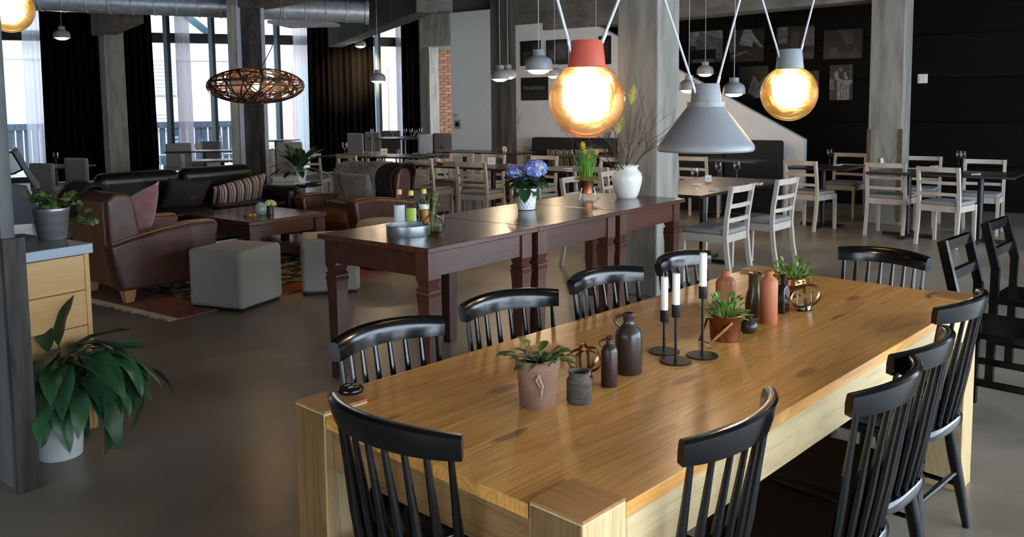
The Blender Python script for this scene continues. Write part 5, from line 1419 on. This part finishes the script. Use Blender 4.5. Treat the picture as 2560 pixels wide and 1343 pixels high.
# window tables
def round_table(label, c, r, h):
    t = thing('dining_table', label, 'table', (c.x,c.y,0))
    MB().lathe([(r,h-0.03),(r,h),(0.001,h)], 40, cap1=False).build('tabletop', m_tabtop, t)
    MB().tube([(0,0,0.02),(0,0,h-0.03)], 0.05, 12).build('post', m_blkmet, t); MB().lathe([(0.33,0),(0.33,0.015),(0.05,0.03)], 24).build('foot', m_blkmet, t)
rt = at(1010, 343, 19.4); round_table('round dark dining table far back by the curtains', rt, 0.85, rt.z)
def win_table(label, px, py, D, lx, ly, rz):
    p = at(px, py, D); ped_table(label, p.x, p.y, lx, ly, rz-YAW, p.z)
win_table('dark window table with wine glass left of sofa', 138, 415, 12.9, 0.8, 0.8, -0.3)
win_table('dark window table farther back behind black sofa', 512, 376, 15.6, 1.25, 0.7, 0.1)
win_table('dark window table nearer behind black sofa', 556, 399, 13.6, 0.9, 0.6, 0.25)
win_table('dark window table right of the dark column', 690, 350, 16.6, 0.8, 0.7, 0.0)
win_table('dark table in front of the brick end wall', 1112, 339, 19.0, 0.9, 0.5, 0.0)

# wine glasses, number cards, napkins, small vases
m_wg = glass('wine_glass', (0.97,0.98,0.99), 0.0, 0.26)
wg0 = MB().lathe([(0.034,0.0),(0.034,0.002),(0.006,0.006),(0.0042,0.02),(0.0042,0.085),(0.010,0.095),(0.030,0.115),(0.038,0.145),(0.036,0.170),(0.031,0.195),(0.0295,0.195),(0.0345,0.168),(0.036,0.145),(0.028,0.117),(0.001,0.100)], 18, cap1=False).build('wine_glass', m_wg)
fwg = [False]
def wine(p, label, group='wine glasses set on the dining tables'):
    o = wg0 if not fwg[0] else share(wg0, 'wine_glass'); fwg[0] = True
    o.location = p; tag(o, label, 'wine glass', group)
for px, py, z, lab in ((1737,472,0.745,'leftmost wine glass on the table right of the column'), (1796,452,0.745,'middle wine glass on the table right of the column'), (1842,450,0.745,'rightmost wine glass on the table right of the column')):
    wine(on(px,py,z), lab)
wine(on(2074,411,0.745), 'wine glass on the small table before the far column')
wine(on(2397,417,0.745), 'wine glass, left of a pair on the right-hand table'); wine(on(2407,419,0.745), 'wine glass, right of a pair on the right-hand table')
wine(on(1053,406,0.745), 'wine glass, left of a pair above the syrup bottles'); wine(on(1064,407,0.745), 'wine glass, right of a pair above the syrup bottles')
wine(Vector((t14.x-0.25,t14.y+0.5,t14.z)), 'wine glass on the number fourteen table, left'); wine(Vector((t14.x-0.15,t14.y+0.62,t14.z)), 'wine glass on the number fourteen table, right')
wine(at(141,412,12.9), 'wine glass on the window table left of sofa'); wine(at(502,372,15.6), 'wine glass on the window table behind black sofa'); wine(at(576,398,13.5), 'wine glass beside the dark column on window table')
for px, py, lab in ((930,346,'wine glass on the round far table, left'), (982,340,'wine glass at the back of the round far table'), (1014,345,'wine glass in the middle of round far table'), (1028,338,'wine glass left of the glass jug on round far table'), (1052,340,'wine glass right of the glass jug on round far table')):
    p = at(px, py, 19.4); wine(Vector((p.x,p.y,rt.z)), lab)
p = at(1101,337,19.0); wine(p, 'wine glass in front of the brick end wall')
m_card = mat('white_card', (0.62,0.60,0.55), 0.7); m_ink = mat('grey_print', (0.16,0.13,0.10), 0.8)
def text_mesh(s, size, m, parent, loc, rot):
    cu = bpy.data.curves.new('number', 'FONT'); cu.body = s; cu.size = size; cu.extrude = 0.0004; cu.align_x = 'CENTER'; cu.align_y = 'CENTER'
    o = bpy.data.objects.new('number_text', cu); COL.objects.link(o)
    dg = bpy.context.evaluated_depsgraph_get(); me = bpy.data.meshes.new_from_object(o.evaluated_get(dg)); bpy.data.objects.remove(o)
    me.materials.clear(); me.materials.append(m)
    o = bpy.data.objects.new('number', me); COL.objects.link(o); o.parent = parent; o.location = loc; o.rotation_euler = rot; return o
def card(p, s, label, w=0.09, h=0.08, blank=False):
    t = thing('number_card', label, 'table card', p, -YAW)
    o = MB().box((0,0,h/2+0.012), (w,0.004,h)).build('card', m_card, t, smooth=False); o.rotation_euler = (-0.1,0,0)
    MB().box((0,0.004,0.008), (0.05,0.03,0.016)).build('holder', m_footw, t, smooth=False)
    if not blank: text_mesh(s, h*(0.40 if s == '01' else 0.72), m_ink, t, (0,-0.0085,h/2+0.012), (PI/2-0.1,0,0))
p = at(960,380,12.75); card(Vector((p.x,p.y,t14.z)), '14', 'white table card with number fourteen', 0.10, 0.095)
card(on(1229,414,0.745), '11', 'white table card with number eleven', 0.105, 0.095)
card(on(1771,458,0.745), '01', 'white table card right of column, between wine glasses', 0.062, 0.066)
card(on(2210,413,0.745), '', 'white blank table card before the far column', 0.085, 0.075, True)
card(at(494,374,15.4), '', 'white table card beside glass on window table', 0.11, 0.10, True)
p = at(1262,371,13.4); p.z = 0.80; card(p, '', 'pale table card on the bench table before dark pier', 0.07, 0.08, True)
m_nap = mat('white_napkin', (0.60,0.60,0.62), 0.8); m_cut = mat('cutlery_steel', (0.5,0.5,0.52), 0.25, metal=1.0)
def napkin(p, rz, label):
    t = thing('napkin_setting', label, 'napkin', p, rz)
    bevel(MB().box((0,0,0.005), (0.085,0.20,0.010)).build('napkin', m_nap, t, smooth=False), 0.003, 1)
    for sx in (-0.018, 0.012):
        b = MB(); b.bar((sx,-0.08,0.0125),(sx,0.03,0.0125),0.007,0.002); b.bar((sx,0.03,0.0125),(sx,0.09,0.0125),0.017,0.002); b.build('knife' if sx > 0 else 'fork', m_cut, t, smooth=False)
for px, py, rz, lab in ((1742,463,-1.3,'napkin with cutlery left of the table card by column'), (1785,476,-1.2,'napkin with cutlery nearest on the table right of column'), (1895,461,-1.3,'napkin with cutlery at the right end of that table'),
        (2095,413,-1.5,'napkin with cutlery on the small table before far column'), (2440,436,-1.5,'napkin with cutlery on the right-hand dining table'), (1425,422,-1.5,'napkin with cutlery left of daffodils, farther'), (1432,428,-1.5,'napkin with cutlery left of daffodils, nearer'), (2335,417,-1.5,'napkin with cutlery behind the largest right-hand chair')):
    napkin(on(px,py,0.745), rz, lab)
def sprig_vase(p, label, kind, k=1.0):
    t = thing('table_vase', label, 'vase', p); t.scale = (k,k,k)
    if kind == 'round':
        MB().lathe(shell([(0.03,0),(0.055,0.012),(0.07,0.05),(0.06,0.085),(0.024,0.11),(0.018,0.16)], 0.002), 22).build('glass', m_glassc, t)
        MB().lathe([(0.03,0.003),(0.06,0.02),(0.066,0.04),(0.002,0.04)], 18).build('water', m_oil, t)
        plant(t, m_lilyd, 12, 0.06, 0.03, 0.02, 0.12, (0.0,1.3), 0.0006, 0.3, 0.10, 'leaf', m_leafj, 4)
    else:
        MB().lathe(shell([(0.028,0),(0.024,0.03),(0.022,0.24),(0.026,0.25)], 0.002), 18).build('glass', m_glassc, t)
        random.seed(len(label))
        for k in range(3):
            b = MB(); branch(Vector((0,0,0.1)), (Vector((random.uniform(-0.5,0.5),random.uniform(-0.5,0.5),1))).normalized(), 0.55, 0.004, 1, b); b.build('twig', m_twig, t)
sprig_vase(on(1100,411,0.745), 'round glass vase with leafy sprig on number eleven table', 'round')
sprig_vase(on(1244,418,0.745), 'slim glass vase with tall bare twigs beside number eleven card', 'tall')
p = at(1041,343,19.2); sprig_vase(Vector((p.x,p.y,rt.z)), 'round glass jug with flowers on the round far table', 'round')
p = at(1276,372,13.2); p.z = 0.80; sprig_vase(p, 'slim vase with pink blossom twig at bench table', 'tall')
sprig_vase(on(2222,425,0.745), 'slim glass vase with thin sprig before the far column', 'tall', 0.5)
# glass cylinder beside number fourteen
p = at(934,392,12.5); t = thing('glass_cylinder', 'tall slim clear glass tube beside the number fourteen table', 'vase', (p.x,p.y,t14.z))
MB().lathe(shell([(0.03,0),(0.022,0.02),(0.020,0.40),(0.026,0.42)], 0.002), 18).build('glass', m_glassc, t)

# black cafe chairs and table at the right edge
def cafe_chair():
    t = empty('square_back_chair')
    for sx in (-1,1):
        b = MB(); 
        for (y0,z0),(y1,z1) in zip([(-0.20,0),(-0.19,0.62),(-0.25,0.86)], [(-0.19,0.62),(-0.25,0.86)]): b.bar((sx*0.185,y0,z0),(sx*0.185,y1,z1),0.034,0.040,up=(0,1,0))
        b.build('rear_leg', m_blk, t, smooth=False)
        MB().bar((sx*0.185,0.18,0.44),(sx*0.185,0.18,0),0.034,0.036,up=(0,1,0)).build('front_leg', m_blk, t, smooth=False)
        MB().bar((sx*0.185,-0.2,0.22),(sx*0.185,0.18,0.22),0.02,0.03).build('stretcher', m_blk, t, smooth=False)
    for z, y, h in ((0.835,-0.245,0.05),(0.70,-0.212,0.045)): MB().box((0,y,z),(0.37,0.026,h)).build('back_rail', m_blk, t, smooth=False)
    MB().box((0,-0.01,0.445),(0.41,0.41,0.03)).build('seat', m_blk, t, smooth=False)
    return t
ca = cafe_chair(); p = on(2392,588,0.86); f = Vector((math.sin(math.radians(120)),math.cos(math.radians(120)),0))
r_ = math.radians(-108)
def cafe(o, px, py, rz, label):
    p = on(px,py,0.86); r = math.radians(rz); f = Vector((-math.sin(r), math.cos(r), 0)); p.z = 0
    o.location = p+f*0.245; o.rotation_euler = (0,0,r); tag(o, label, 'chair')
cafe(ca, 2391, 592, 180-9, 'black square backed chair, left of two at right edge')
cafe(copy_tree(ca), 2491, 549, 180-9, 'black square backed chair at right edge, beside dark table')
p = Vector((5.75,-0.1,0))
t = thing('cafe_table', 'black square table cut off by the right edge', 'table', (p.x+0.25,p.y-0.05,0), RB)
MB().box((0,0,0.725),(0.8,0.8,0.03)).build('tabletop', m_blk, t, smooth=False)
for sx in (-1,1):
    for sy in (-1,1): MB().box((sx*0.36,sy*0.36,0.355),(0.05,0.05,0.71)).build('leg', m_blk, t, smooth=False)

# ------------------------------------------------------------------ small grey dome pendants and the woven lamp
m_dif = emit('pendant_diffuser', (1.0,0.80,0.55), 9.0)
m_cordg = mat('grey_thin_cord', (0.42,0.42,0.42), 0.8)
dome = empty('dome_pendant')
MB().lathe(shell([(0.108,0.0),(0.110,0.006),(0.108,0.055),(0.098,0.085),(0.070,0.105),(0.052,0.112),(0.047,0.120),(0.047,0.160),(0.044,0.163),(0.004,0.163)], 0.002), 30).build('shade', m_lgrey, dome)
MB().lathe([(0.001,-0.030),(0.045,-0.026),(0.078,-0.012),(0.090,0.006)], 24, cap0=False).build('diffuser', m_dif, dome)
MB().tube([(0,0,0.16),(0,0,2.6)], 0.0035, 6).build('cord', m_cordg, dome)
fd = [False]
doms = [(155,95,12.0,'small grey dome pendant far left in front of dark curtain'), (901,116,16.5,'smallest grey dome pendant below the dark beam'), (945,203,12.1,'small grey dome pendant in front of narrow far window'),
        (1250,198,9.8,'small grey dome pendant before the white door edge'), (1270,193,11.2,'small grey dome pendant half hidden behind another by the door'), (1347,176,6.6,'large grey dome pendant left of the coral lamp'),
        (1387,191,11.6,'small grey dome pendant left behind the coral globe'), (1490,152,10.2,'small grey dome pendant hidden behind the coral cap'), (1722,226,9.2,'grey dome pendant just left behind the cone lamp'),
        (1763,186,11.0,'small grey dome pendant above the cone lamp'), (1835,235,8.4,'grey dome pendant right of the cone lamp')]
for px, py, D, lab in doms:
    c = at(px, py, D); o = place(fd, dome, c, 0, lab, 'lamp', 'small grey dome pendants')
    for ch in o.children:
        if ch.name.startswith('cord'): ch.scale = (1,1,(HC-0.01-c.z)/2.6); ch.location = (0,0,0.16-0.16*(HC-0.01-c.z)/2.6)
    if D < 12.2: point('dome_light', (0,0,-0.06), 4.5, (1.0,0.74,0.46), 0.05, o)
uc = at(640, 215, 7.3)
ufo = thing('woven_pendant', 'dark woven wooden saucer shaped pendant with chain', 'lamp', uc)
m_weave = mat('dark_bamboo_strip', (0.032,0.014,0.006), 0.55, col2=(0.05,0.022,0.009), nscale=12)
m_glow = emit('woven_lamp_bulb', (1.0,0.62,0.22), 60.0)
random.seed(9); A_, B_ = 0.413, 0.158
def ell(d):
    k = 1/math.sqrt((d.x*d.x+d.y*d.y)/(A_*A_)+d.z*d.z/(B_*B_)); return d*k
def strip(nrm, wd, name='strip'):
    nrm = nrm.normalized(); a = nrm.orthogonal().normalized(); b_ = nrm.cross(a); off = random.uniform(-0.42,0.42)
    def fn(u, v):
        t_ = 2*PI*u; s = math.sqrt(1-off*off)
        d0 = (a*math.cos(t_)+b_*math.sin(t_))*s+nrm*off; p0 = ell(Vector((d0.x,d0.y,d0.z*0.55)).normalized())
        side = nrm-d0*nrm.dot(d0); e = [(-1,0),(1,0),(1,-1),(-1,-1)][int(round(v*4)) % 4]
        return p0*(1+0.012*e[1])+Vector((side.x,side.y,side.z*0.5)).normalized()*(wd/2*e[0])
    return MB().grid(fn, 56, 4, closed_u=True).build(name, m_weave, ufo)
for i in range(36):
    strip(Vector((random.uniform(-1,1),random.uniform(-1,1),random.uniform(-0.75,0.75))), random.uniform(0.011,0.016))
for k in range(2): strip(Vector((0.02*k,0.03,1)), 0.012)
MB().sphere((0,0,-0.01), 0.038, 16, 10).build('bulb', m_glow, ufo)
MB().tube([(0,0,0.02),(0,0,0.10)], 0.02, 12).build('socket', m_blkmet, ufo)
point('woven_light', (0,0,-0.01), 55, (1.0,0.60,0.26), 0.045, ufo)
ch = MB(); zz = 0.15; k = 0
while uc.z+zz < HC-0.02:
    lk_ = []
    for j in range(10):
        a = 2*PI*j/10; x, z_ = 0.011*math.cos(a), 0.021*math.sin(a)
        lk_.append((x,0,zz+z_) if k % 2 else (0,x,zz+z_))
    ch.tube(lk_, 0.0034, 5, closed=True); zz += 0.033; k += 1
ch.build('chain', m_blkmet, ufo)
RXn = CR.copy(); RXn.z = 0; RXn.normalize()
MB().tube([Vector((0,0,0.12)), RXn*0.06+Vector((0,0,0.17)), RXn*0.15+Vector((0,0,0.33)), RXn*0.24+Vector((0,0,0.62)), RXn*0.26+Vector((0,0,HC-uc.z))], 0.004, 6).build('cable', m_blkmet, ufo)
# ceiling spot heads that light the far curtain
def spot_head(px, py, D, tgt, power, label):
    c = at(px, py, D); t = thing('spot_light', label, 'lamp', c)
    d = (tgt-c).normalized(); m3 = d.to_track_quat('Z','Y').to_matrix()
    MB().lathe(shell([(0.04,-0.10),(0.05,0.0),(0.052,0.02)], 0.003), 16, m=m3).build('can', m_blkmet, t)
    MB().lathe([(0.042,0.004),(0.001,0.006)], 14, m=m3, cap0=False, cap1=False).build('lens', emit('spot_lens', (1,0.8,0.5), 30.0), t)
    MB().tube([(0,0,0.05),(0,0,HC-c.z)], 0.008, 6).build('stem', m_blkmet, t)
    sd_ = bpy.data.lights.new('spot_beam', 'SPOT'); sd_.energy = power; sd_.color = (1.0,0.72,0.42); sd_.spot_size = 0.5; sd_.spot_blend = 0.9; sd_.shadow_soft_size = 0.03
    so = bpy.data.objects.new('spot_beam', sd_); COL.objects.link(so); so.parent = t; so.location = d*0.04; so.rotation_euler = d.to_track_quat('-Z','Y').to_euler()
spot_head(1030, 44, 17.6, F(878, 2.3, 0.4), 1500, 'small ceiling spotlight shining onto the wide black curtain')
spot_head(1022, 52, 18.4, F(922, 2.5, 0.4), 900, 'second small ceiling spotlight beside the dark beam')

# ------------------------------------------------------------------ cash desk at the left edge
m_birch = wood('pale_birch_front', (0.50,0.30,0.11), (0.44,0.245,0.08), (0.34,0.17,0.05), 0, 1.0, 0.45, vary=0.05, rings=0.25)
ct = on(232, 608, 0.90); ca_ = math.radians(3)
t = thing('cash_desk', 'birch drawer cabinet with steel worktop at left edge', 'cabinet', (ct.x, ct.y, 0), ca_)
CWd, CDp = 0.50, 0.62
bevel(MB().box((-CWd/2, CDp/2, 0.878), (CWd, CDp, 0.046)).build('worktop', mat('brushed_steel_top', (0.20,0.235,0.26), 0.4, metal=0.6), t, smooth=False), 0.002, 1)
MB().box((-CWd/2, CDp/2+0.02, 0.44), (CWd-0.03, CDp-0.06, 0.83)).build('body', m_birch, t, smooth=False)
MB().box((-0.028, CDp/2, 0.44), (0.022, CDp-0.02, 0.83)).build('side_panel', m_birch, t, smooth=False)
for k in range(5):
    zt = 0.852-k*0.165; bevel(MB().box((-0.045-(CWd-0.06)/2, 0.012, zt-0.081), (CWd-0.06, 0.02, 0.162)).build('drawer', m_birch, t, smooth=False), 0.002, 1)
WZ = 0.901
# zinc pot with ivy
m_zincpot = mat('zinc_bucket', (0.20,0.20,0.205), 0.4, metal=0.6, col2=(0.30,0.30,0.30), nscale=7, stretch=(1,1,5))
p = on(132, 597, WZ)
t = vessel('ivy_pot', [(0.058,0),(0.062,0.004),(0.079,0.138),(0.081,0.140),(0.081,0.150),(0.078,0.152)], m_zincpot, 'zinc pot with trailing ivy on the cash desk', 'plant pot', p, wall=0.003)
MB().lathe([(0.0005,0.138),(0.076,0.138)], 20, cap0=False).build('soil', m_soil, t)
m_ivy = mat('ivy_leaf', (0.045,0.095,0.022), 0.5, col2=(0.12,0.17,0.05), nscale=20, vary=0.3)
def ivy_leaf():
    pts = [(0,0),(0.012,-0.004),(0.020,0.004),(0.015,0.012),(0.022,0.022),(0.010,0.022),(0,0.036),(-0.010,0.022),(-0.022,0.022),(-0.015,0.012),(-0.020,0.004),(-0.012,-0.004)]
    vs = [Vector((0,0.012,0.003))]+[Vector((x,y,-abs(x)*0.25)) for x, y in pts]; n = len(pts)
    fs = [(0,1+i,1+(i+1) % n) for i in range(n)]
    vs2 = [v-Vector((0,0,0.0006)) for v in vs]; return vs+vs2, fs+[tuple(len(vs)+i for i in q[::-1]) for q in fs]
iv, if_ = ivy_leaf(); ivo = None
random.seed(12)
def vine(pts, n):
    global ivo
    MB().tube(pts, 0.0016, 5).build('vine', m_twig, t)
    for k in range(n):
        s = (k+0.7)/n*(len(pts)-1); i = min(int(s), len(pts)-2); q = Vector(pts[i]).lerp(Vector(pts[i+1]), s-i)
        o = obj('leaf', iv, if_, m_ivy, t) if ivo is None else share(ivo, 'leaf', t)
        ivo = ivo or o; o.location = q+Vector((random.uniform(-1,1),random.uniform(-1,1),random.uniform(-1,1)))*0.012
        o.rotation_euler = (random.uniform(-0.4,1.2), random.uniform(-0.4,0.4), random.uniform(0,6.28)); kk = random.uniform(0.7,1.25); o.scale = (kk,kk,kk)
for k in range(10):
    a = random.uniform(0,6.28); r = random.uniform(0.05,0.11)
    vine([(0.02*math.cos(a),0.02*math.sin(a),0.138), (r*0.6*math.cos(a),r*0.6*math.sin(a),0.19), (r*math.cos(a),r*math.sin(a),0.20+random.uniform(-0.03,0.03))], 7)
for s, e, n in ((0.11,0.215,16), (0.10,0.155,11)):
    vine([tuple(RXn*0.03+Vector((0,0,0.138))), tuple(RXn*s*0.8+Vector((0,0,0.205))), tuple(RXn*s*1.2+Vector((0,0,0.165))), tuple(RXn*(e*0.92)+Vector((0,0,0.095))), tuple(RXn*e+Vector((0,0,0.062)))], n)
# till monitor seen from behind, on its wedge foot
p = on(60, 560, WZ)
t = thing('till_monitor', 'black till monitor on a wedge stand at left edge', 'monitor', (p.x+0.02, p.y+0.06, WZ), -YAW+0.55)
fix_normals(MB().prism([(-0.10,0),(0.12,0),(0.03,0.20),(-0.06,0.22)], 0.16, o=(0,-0.08,0)).build('stand', mat('slate_plastic', (0.022,0.024,0.032), 0.5), t, smooth=False))
o = bevel(MB().box((0,0,0), (0.03,0.30,0.24)).build('screen', m_blkmet, t, smooth=False), 0.006, 2); o.location = (0.03,0.0,0.30); o.rotation_euler = (0,-0.42,0)
o2 = bevel(MB().box((-0.045,0.0,0.06), (0.07,0.18,0.12)).build('rear_housing', m_blk, o, smooth=False), 0.01, 2)
MB().tube([(0.05,-0.02,0.20),(0.085,-0.03,0.19),(0.09,-0.03,0.22),(0.06,-0.02,0.26)], 0.004, 6).build('cable', m_blkmet, t)

# ------------------------------------------------------------------ floor plant in white pot
p = on(152, 1138)
t = thing('floor_plant', 'large drooping peace lily in white pot on floor', 'potted plant', p)
MB().lathe(shell([(0.085,0),(0.089,0.004),(0.103,0.205),(0.104,0.21)], 0.004), 40).build('pot', m_wp, t)
MB().lathe([(0.0005,0.185),(0.099,0.185)], 24, cap0=False).build('soil', m_soil, t)
m_lily = mat('lily_leaf', (0.010,0.042,0.016), 0.34, col2=(0.026,0.085,0.032), nscale=9, stretch=(1,0.3,1), vary=0.3)
random.seed(77)
def lily_leaf(seed, L, Wd, curl):
    vs, fs = [], []; n = 12; r = random.Random(seed)
    ph = r.uniform(0,6)
    for i in range(n+1):
        s = i/n; w = Wd*0.5*(math.sin(PI*min(1,0.04+s**0.85*0.96)))**0.75
        if i == n: w = 0.001
        ang = curl*s; y = L*(math.sin(ang)/curl if curl > 0.01 else s); z = -L*((1-math.cos(ang))/curl if curl > 0.01 else 0)
        for j in (-1,-0.5,0,0.5,1):
            ww = 0.018*math.sin(s*11+ph+j*1.5)*abs(j)
            vs.append(Vector((j*w, y, z+abs(j)*w*0.30+ww*w*6)))
    for i in range(n):
        for j in range(4): a = i*5+j; fs.append((a,a+1,a+6,a+5))
    m_ = len(vs); vs2 = [v-Vector((0,0,0.0008)) for v in vs]
    return vs+vs2, fs+[tuple(m_+q for q in f[::-1]) for f in fs]
kinds = [lily_leaf(s, 0.29, 0.095, c) for s, c in ((1,0.9),(2,1.3),(3,1.7),(4,0.5))]; pro = [None]*4
CFn = Vector((CF.x, CF.y, 0)).normalized()
def lily(tip, a, el, k, sc):
    """a: heading in the picture plane frame (0 = right, -90 deg = towards camera)"""
    dirv = RXn*math.cos(a)+CFn*math.sin(a); wa = math.atan2(dirv.y, dirv.x)
    base = Vector((random.uniform(-0.03,0.03), random.uniform(-0.03,0.03), 0.185))
    MB().tube([base, base.lerp(tip,0.5)+Vector((0,0,0.05)), tip], 0.0035, 5).build('stalk', m_lily, t)
    o = obj('leaf', *kinds[k], m_lily, t) if pro[k] is None else share(pro[k], 'leaf', t)
    pro[k] = pro[k] or o; o.location = tip; o.rotation_euler = (el, random.uniform(-0.25,0.25), wa-PI/2); o.scale = (sc,sc,sc)
for i in range(58):
    a = i*2.39996; r = math.sqrt((i+0.5)/58)
    # dome of leaves, its middle a little to the right of the pot
    x, y = r*math.cos(a)*0.21, r*math.sin(a)*0.17
    h = 0.33+0.15*(1-r*r)+random.uniform(-0.05,0.03)
    tip = RXn*(0.085+x)+CFn*y+Vector((0,0,h))
    if tip.dot(RXn) < -0.06: tip = tip-RXn*(tip.dot(RXn)+0.06)
    head = math.atan2(y, x+0.04)+random.uniform(-0.4,0.4)
    if math.cos(head) < -0.2 or (math.cos(head) < 0.15 and tip.dot(RXn) < 0.03): head = -PI/2+random.uniform(0.0,0.7)
    lily(tip, head, random.uniform(-0.75,0.0)*r+0.35*(1-r), random.choice((0,1,2,2,1)), random.uniform(0.75,1.15))
for x, z, head, el in ((0.02,0.50,1.2,1.25), (-0.03,0.47,2.2,0.7), (0.10,0.50,0.2,0.45), (0.17,0.47,0.1,0.25)):
    lily(RXn*x+Vector((0,0,z)), head, el, 3, 0.8)

# ------------------------------------------------------------------ black and white photographs
g_ = [mat('print_grey_%d' % i, (v,v,v*1.02), 0.35, col2=(v*0.35,v*0.35,v*0.36), nscale=9+3*i, detail=8, contrast=(0.38,0.68)) for i, v in enumerate((0.007,0.035,0.10,0.20))]
def photo(px0, px1, py0, py1, X, shapes, label, base=0):
    """shapes: [(grey index, [(u,v)...])] flat print in 0..1"""
    y1, y0 = XW(px0, X), XW(px1, X); pm = (px0+px1)/2; d = ray(pm, hor(pm)); tt = X/d.x
    z1 = CAM_H+(hor(pm)-py0)*tt/F_PX; z0 = CAM_H+(hor(pm)-py1)*tt/F_PX
    t = thing('photo_print', label, 'photograph', (X, (y0+y1)/2, (z0+z1)/2), 0, 'black and white photographs on the walls')
    w, h = y1-y0, z1-z0
    MB().box((-0.006,0,0), (0.012,w,h)).build('board', g_[base], t, smooth=False)
    for k, (gi, poly) in enumerate(shapes):
        vs = [Vector((-0.0125-0.0006*k, (0.5-u)*w, (v-0.5)*h)) for u, v in poly]
        o = MB().prism([(v.y, v.z) for v in vs], 0.0006, o=(vs[0].x,0,0), ux=(0,1,0), uy=(0,0,1), un=(1,0,0)).build('print', g_[gi], t, smooth=False)
        fix_normals(o)
XBp = XB-0.006
rc = lambda a,b,c,d: [(a,c),(b,c),(b,d),(a,d)]
photo(1724,1805,80,158,XBp, [(3,rc(0,1,0.55,1)),(2,[(0.2,0.15),(1,0.1),(1,0.72),(0.33,0.98),(0.2,0.7)]),(0,rc(0.05,0.8,0.05,0.42)),(2,rc(0.08,0.75,0.02,0.12))], 'photograph of a barn with a crowd, top row on black wall', 1)
photo(1822,1908,75,155,XBp, [(2,rc(0,0.2,0.3,1)),(3,[(0.28,0.55),(0.42,0.98),(0.62,0.98),(0.75,0.75),(0.98,0.42),(0.9,0.42),(0.7,0.62),(0.66,0.45),(0.4,0.5)]),(2,[(0.05,0.2),(0.5,0.35),(0.7,0.15),(0.5,0.28),(0.1,0.12)])], 'photograph of a worker in white shirt, top row on black wall', 0)
photo(1938,2033,68,150,XBp, [(2,rc(0.05,0.3,0.5,1)),(1,rc(0.4,0.6,0.3,0.85)),(2,rc(0.75,1,0.4,0.95)),(1,rc(0.7,1,0.05,0.2))], 'photograph of a workshop interior, top row on black wall', 0)
photo(2056,2152,76,148,XBp, [(1,[(0.35,1),(0.75,0.95),(0.8,0.55),(0.6,0.45),(0.5,0.7)]),(1,[(0.1,0.3),(0.3,0.45),(0.55,0.1),(0.2,0.05)]),(1,[(0.55,0.1),(0.85,0.35),(1,0.05),(0.6,0.0)])], 'dim photograph of two faces, top row on black wall', 0)
photo(1848,1920,167,248,XBp, [(2,[(0.3,0.2),(0.5,0.75),(0.7,0.5),(0.9,0.7),(1,0.2),(0.6,0.05)]),(3,[(0.55,0.05),(0.7,0.3),(0.98,0.25),(0.95,0.03)])], 'photograph of kneeling people, lower row behind dome lamp', 0)
photo(1985,2046,178,250,XBp, [(2,[(0.1,0.4),(0.6,0.9),(1,0.6),(1,0.2)])], 'photograph half hidden by the amber globe, lower row', 0)
photo(2073,2131,163,250,XBp, [(3,[(0.34,0.0),(0.86,0.0),(0.86,0.44),(0.98,0.50),(0.98,0.57),(0.62,0.56),(0.34,0.52)]),(3,[(0.30,0.84),(0.20,0.76),(0.20,0.60),(0.34,0.54),(0.52,0.53),(0.58,0.57),(0.40,0.62),(0.36,0.82)]),(3,[(0.62,0.80),(0.70,0.78),(0.78,0.64),(0.80,0.58),(0.68,0.58),(0.62,0.66)]),(2,[(0.42,0.84),(0.40,0.90),(0.46,0.94),(0.55,0.93),(0.57,0.86),(0.50,0.79)]),(2,rc(0,0.20,0.30,0.60)),(0,rc(0.48,0.50,0.06,0.48)),(0,rc(0.60,0.62,0.06,0.48)),(0,rc(0.72,0.74,0.06,0.44)),(2,rc(0.87,0.92,0.6,1.0))], 'bright photograph of a worker with a crate, lower right', 0)
XPp = XP-0.002
photo(1303,1353,104,165,XPp, [(1,rc(0.1,0.5,0.1,0.6)),(1,rc(0.6,0.95,0.4,0.9))], 'dark photograph on white wall, left of large dome lamp', 0)
photo(1367,1421,101,163,XPp, [(2,[(0.1,0.5),(0.6,0.9),(1,0.8),(0.9,0.2),(0.2,0.2)])], 'photograph on white wall behind the large dome lamp', 1)
photo(1498,1528,92,162,XPp, [(1,rc(0.2,0.8,0.2,0.8))], 'photograph on white wall just right of the coral cap', 0)
photo(1304,1371,194,251,XPp, [(2,rc(0.1,0.9,0.45,0.62)),(1,rc(0,1,0.05,0.35))], 'photograph on white wall, lower row left of coral globe', 0)

# ceiling air unit by the windows, and the roof strut outside the glazing
p = at(762, 62, 14.2); u = thing('ceiling_air_unit', 'flat white ceiling air unit by the window front', 'air unit', p, -YAW-0.15)
MB().box((0,0,0.02), (0.92,0.92,0.05)).build('panel', m_white, u, smooth=False)
for k in range(5): MB().box((0,-0.3+k*0.15,-0.01), (0.6,0.05,0.012)).build('grille_slat', m_grey_l, u, smooth=False)
MB().box((0,0,0.17), (0.75,0.75,0.26)).build('housing', m_greywall, u, smooth=False)
for sx in (-0.35,0.35): MB().tube([(sx,0,0.29),(sx,0,HC-p.z)], 0.01, 6).build('hanger', m_blkmet, u)
q0, q1 = F(470, 3.78, -0.5), F(545, 3.22, -0.5)
tag(MB().bar(q0, q1, 0.14, 0.16).build('roof_strut', m_frame_side, smooth=False), 'slanting blue grey strut outside the upper glazing', 'strut', kind='structure')
